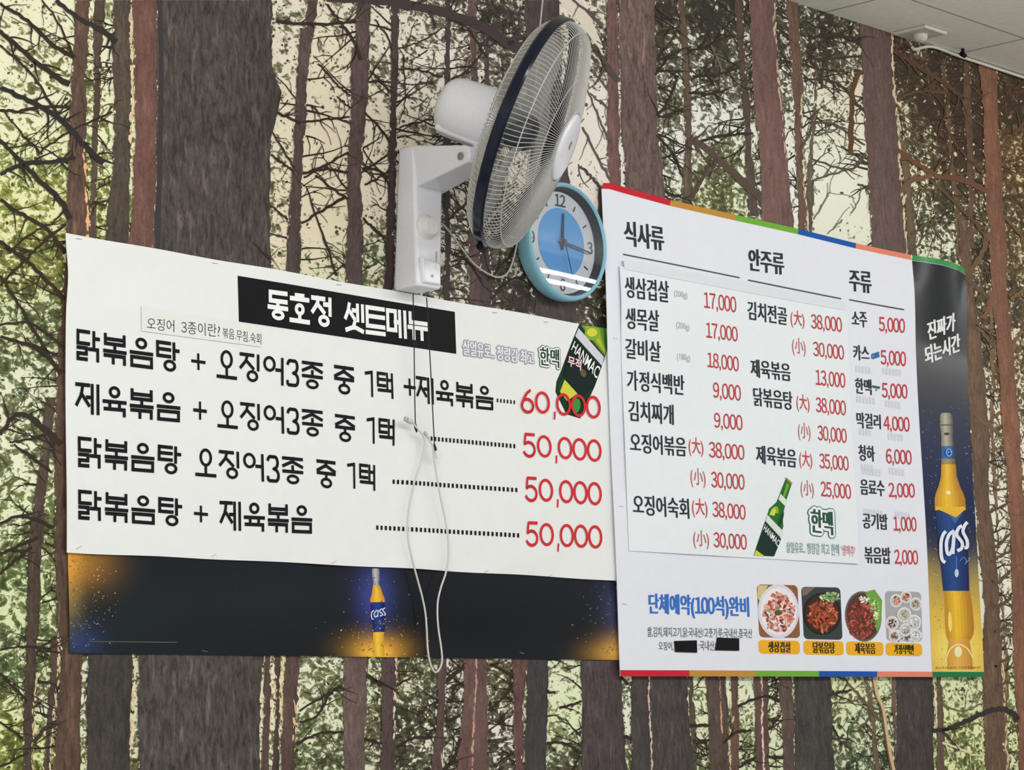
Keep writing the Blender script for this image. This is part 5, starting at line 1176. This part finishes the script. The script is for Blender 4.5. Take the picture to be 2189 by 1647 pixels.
# underside skirt of the motor and neck down to the pivot
dn = np.array([0, 0, -1.0]); dn = dn-AX*(dn@AX); dn /= np.linalg.norm(dn); sd = np.cross(AX, dn)
mb = MB(); A = []; B = []
for t, hw, yy in ((t0+.016,.030,.046),(-.046,.034,.050)):
    c = RC+AX*t
    for q_, s__ in ((-1, 0), (1, 0), (1, 1), (-1, 1)):
        (A if t < -.05 else B).append(c+sd*hw*q_*(1 if s__ == 0 else .8)+dn*(yy-.022+.032*s__))
mb.prism(A, B); mb.build('motor_skirt', MAT['white'], fan, smooth=35, fix=True, bevel=.006)
pv = np.array([xc, -pc[0]-.012, pc[1]+.004]); nb = RC+AX*(-.068)+dn*.048
mb = MB(); mb.tube([pv+np.array([0, 0, -.012]), pv+(nb-pv)*.35, pv+(nb-pv)*.8, nb], [.019, .019, .021, .022], 20)
mb.build('neck', MAT['white'], fan, smooth=50)
# cage
PROF_F = [(.010,FR*.995),(.018,FR*.992),(.030,FR*.975),(.039,FR*.945),(.044,FR*.90),(.053,FR*.78),(.063,FR*.62),(.072,FR*.46),(.080,FR*.30)]
PROF_R = [(-.004,FR*.99),(-.016,FR*.97),(-.030,FR*.90),(-.040,FR*.76),(-.046,FR*.58),(-.050,FR*.40),(-.050,FR*.27)]
def wires(prof, n, r, tw=0.0):
    mb = MB(); path = smoothpath([(p[0], p[1], 0) for p in prof], 2)
    for k in range(n):
        a0_ = 2*math.pi*k/n; pts = []
        for i, (t, rad, _) in enumerate(path):
            a = a0_+tw*(1-rad/FR); pts.append(hf(rad*math.cos(a), rad*math.sin(a), t))
        mb.tube(pts, r, 5, cap=False)
    return mb
def hoop(mb, t, rad, r, n=110): mb.tube([hf(rad*math.cos(2*math.pi*k/n), rad*math.sin(2*math.pi*k/n), t) for k in range(n)], r, 6, closed=True)
mb = wires(PROF_F, 140, .00078, .12); hoop(mb, .0405, FR*.94, .0012); hoop(mb, .0792, FR*.31, .0016); hoop(mb, .066, FR*.57, .0008)
mb.build('front_grille', MAT['wire'], fan, smooth=80)
mb = wires(PROF_R, 110, .00085); hoop(mb, -.030, FR*.90, .0014); hoop(mb, -.046, FR*.58, .0014); hoop(mb, -.05, FR*.28, .002)
mb.build('rear_grille', MAT['wire'], fan, smooth=80)
mb = MB(); mb.lathe([(-.008,FR*.985),(-.010,FR*1.005),(-.006,FR*1.02),(.008,FR*1.02),(.012,FR*1.005),(.010,FR*.985),(-.008,FR*.985)], hf, 120)
band = mb.build('cage_band', MAT['navy'], fan, smooth=35, fix=True); band['label'] = 'dark navy band around the cage'
ang0 = math.atan2(float(np.array([0,0,-1])@E2), float(np.array([0,0,-1])@E1))
mb = MB(); c = hf(FR*1.035*math.cos(ang0), FR*1.035*math.sin(ang0), .002); mb.tube([c-E1*.016, c+E1*.016], .007, 10); mb.build('band_clip', MAT['black'], band, smooth=40)
mb = MB(); BR = 151/2/pz
mb.lathe([(.074,BR*.96),(.079,BR),(.083,BR*.97),(.0855,BR*.85),(.087,BR*.5),(.0872,.0004)], hf, 64); badge = mb.build('centre_badge', MAT['white'], fan, smooth=60, fix=True); badge['label'] = 'white round centre badge'
mb = MB(); mb.poly([hf(x_*.006+.004, y_*.009+.006, .0877) for x_, y_ in ((-1,-1),(1,-.8),(1.2,.4),(0,1),(-1.1,.6))]); mb.build('badge_mark', MAT['steel'], badge)
# blades on their hub
mb = MB(); mb.lathe([(-.034,.026),(-.030,.036),(.006,.034),(.016,.026),(.020,.0004)], hf, 40); mb.build('blade_hub', MAT['darkrim'], fan, smooth=50, fix=True)
for b in range(3):
    mb = MB(); rows = []; ph = 2*math.pi*b/3+.5
    for i in range(10):
        u = i/9; rad = .032+(FR*.88-.032)*u; half = math.radians(30+26*math.sin(math.pi*min(1, u*.85+.15))); row = []
        for j in range(11):
            v = j/10*2-1; a = ph+half*v*(1-.45*max(0, u-.82)/.18*abs(v)**2)+.35*u; row.append(hf(rad*math.cos(a), rad*math.sin(a), -.006+.022*v*(1-.35*u)))
        rows.append(row)
    mb.grid(rows, 11, 10); mb.build('blade', MAT['blade'], fan, smooth=80)
# pull cords from the foot of the column
def cordpt(px, py, d): return W(px, py, d)
mb = MB(); mb.tube(smoothpath([cordpt(883,628,.032), cordpt(885,720,.032), cordpt(886,820,.030), cordpt(888,912,.028)], 6), .0011, 7); k = cordpt(888, 911, .028)
mb.tube([k+np.array([0,0,.005]), k, k+np.array([.002,0,-.006]), k+np.array([.003,0,-.012])], [.0013,.003,.0028,.001], 8); mb.build('pull_cord', MAT['cord'], fan, smooth=60)
mb = MB(); mb.tube(smoothpath([cordpt(912,636,.045), cordpt(918,740,.042), cordpt(924,860,.036), cordpt(929,956,.030)], 6), .0011, 7); k = cordpt(929, 956, .030)
mb.tube([k+np.array([-.001,0,.006]), k, k+np.array([.003,0,-.006]), k+np.array([.007,0,-.011])], [.0013,.003,.0026,.001], 8); mb.build('pull_cord', MAT['cord'], fan, smooth=60)
# fan's grey power cord: loops below the cage, then rises to the ceiling behind it
pts = [cordpt(945,478,.030), cordpt(962,497,.016), cordpt(985,528,.008), cordpt(1010,561,.007), cordpt(1037,582,.007), cordpt(1063,593,.008), cordpt(1084,585,.009), cordpt(1097,556,.010), cordpt(1105,520,.010), cordpt(1116,460,.010), cordpt(1130,340,.010), cordpt(1145,180,.010), cordpt(1154,60,.010), cordpt(1161,-10,.010), cordpt(1166,-60,.010)]
zlast = pts[-1][2]
while zlast < CEIL-.06: pts.append(pts[-1]+np.array([.002, 0, .05])); zlast = pts[-1][2]
pts.append(np.array([pts[-1][0], pts[-1][1], CEIL-.001]))
mb = MB(); mb.tube(smoothpath(pts, 5), .0019, 8); mb.build('power_cord', MAT['greycable'], fan, smooth=60)

# ------------------------------------------------------------------ white cable knotted to the pull cords
root = cordpt(930, 1437, .025)
usb = empty('cable', root); tag(usb, 'white charging cable knotted to the fan pull cords and hanging in a loop', 'cable')
way = [(884,905,.030),(893,918,.030),(903,930,.029),(908,945,.027),(906,965,.026),(899,990,.025),(889,1020,.024),(880,1055,.023),(873,1095,.022),(871,1130,.021),(874,1165,.020),(882,1200,.019),(892,1238,.018),(902,1275,.018),(909,1310,.018),(912,1345,.019),(914,1385,.020),(918,1412,.021),(925,1432,.022),(932,1438,.023),(940,1430,.024),(945,1412,.025),(943,1385,.025),(938,1352,.024),(935,1318,.023),(936,1285,.022),(943,1255,.022),(953,1225,.022),(958,1195,.022),(958,1160,.022),(953,1120,.023),(945,1080,.024),(938,1045,.025),(931,1005,.026),(927,975,.027),(926,960,.030),(922,948,.031),(914,936,.030)]
mb = MB(); mb.tube(smoothpath([cordpt(*p) for p in way], 5), .0019, 9); mb.build('cord', MAT['cable'], usb, smooth=60)
def plug(px0, py0, px1, py1, d, r, tipr, name):
    a, b = cordpt(px0, py0, d), cordpt(px1, py1, d); mb = MB()
    mb.tube([a, a+(b-a)*.25, a+(b-a)*.4, b], [r*.5, r*.6, r, r], 12); o = mb.build(name, MAT['cable'], usb, smooth=40)
    t = (b-a)/np.linalg.norm(b-a); mb = MB(); s_ = np.array([0, -1, 0]); n_ = np.cross(t, s_); n_ /= np.linalg.norm(n_); h = tipr
    mb.prism([b+n_*h*x_+s_*h*.5*y_ for x_, y_ in ((-1,-1),(1,-1),(1,1),(-1,1))], [b+t*.0065+n_*h*x_+s_*h*.5*y_ for x_, y_ in ((-1,-1),(1,-1),(1,1),(-1,1))]); mb.build('metal_tip', MAT['steel'], o, fix=True)
plug(885, 906, 870, 898, .030, .0048, .0042, 'plug'); plug(918, 940, 911, 930, .030, .0032, .003, 'plug')
mb = MB(); a, b = cordpt(932, 962, .030), cordpt(937, 980, .030); mb.tube([a, a+(b-a)*.3, b], [.0024, .0045, .0045], 12); mb.build('plug_adapter', MAT['dial'], usb, smooth=40)

# ------------------------------------------------------------------ things at the ceiling on the right
cpl = [Cc(1910, 63), Cc(1963, 53.5), Cc(2021, 71), Cc(1968, 82)]
c0_ = sum(cpl)/4; dv = empty('ceiling_sensor', (c0_[0], c0_[1], CEIL)); tag(dv, 'square pale detector plate on the ceiling close to the mural wall', 'detector')
s = .055
# plate is a square aligned with the room
cen = Cc(1966, 68); s = abs(Cc(2021, 71)[0]-Cc(1910, 63)[0])/2*.5
mb = MB(); s = .047
yc = -.056
mb.prism([(cen[0]+sx_*s, yc+sy_*s, CEIL-.001) for sx_, sy_ in ((-1,-1),(1,-1),(1,1),(-1,1))], [(cen[0]+sx_*s*.94, yc+sy_*s*.94, CEIL-.008) for sx_, sy_ in ((-1,-1),(1,-1),(1,1),(-1,1))])
mb.build('mounting_plate', MAT['duct'], dv, fix=True, bevel=.002)
mb = MB(); mb.lathe([(0,.017),(.008,.017),(.014,.013),(.017,.007),(.0175,.0004)], lambda a, b, t: (cen[0]+a, yc+b, CEIL-.008-t), 32); mb.build('sensor_dome', MAT['duct'], dv, smooth=40)
print('plate', [p.round(3) for p in cpl])
pts = [np.array([cen[0]+.01, yc+.03, CEIL-.03]), np.array([cen[0]+.03, yc+.035, CEIL-.03]), W(1993, 100, .012), W(2050, 120, .010), W(2120, 143, .010), W(2189, 166, .010), W(2260, 190, .010)]
mb = MB(); mb.tube(smoothpath(pts, 6), .0038, 10); cd = mb.build('conduit', MAT['duct'], None, smooth=60); tag(cd, 'thin pale conduit running along the top of the mural to the right', 'conduit')
hk = Cc(2058, 104); mb = MB(); mb.tube([hk+np.array([0,0,-.0005]), hk+np.array([0,0,-.012])], .004, 10); mb.tube([hk+np.array([-.008,0,-.014]), hk+np.array([.008,0,-.016])], .006, 10)
tag(mb.build('ceiling_hook', MAT['black'], None, smooth=40), 'small dark hook stub in the ceiling right of the detector plate', 'hook')
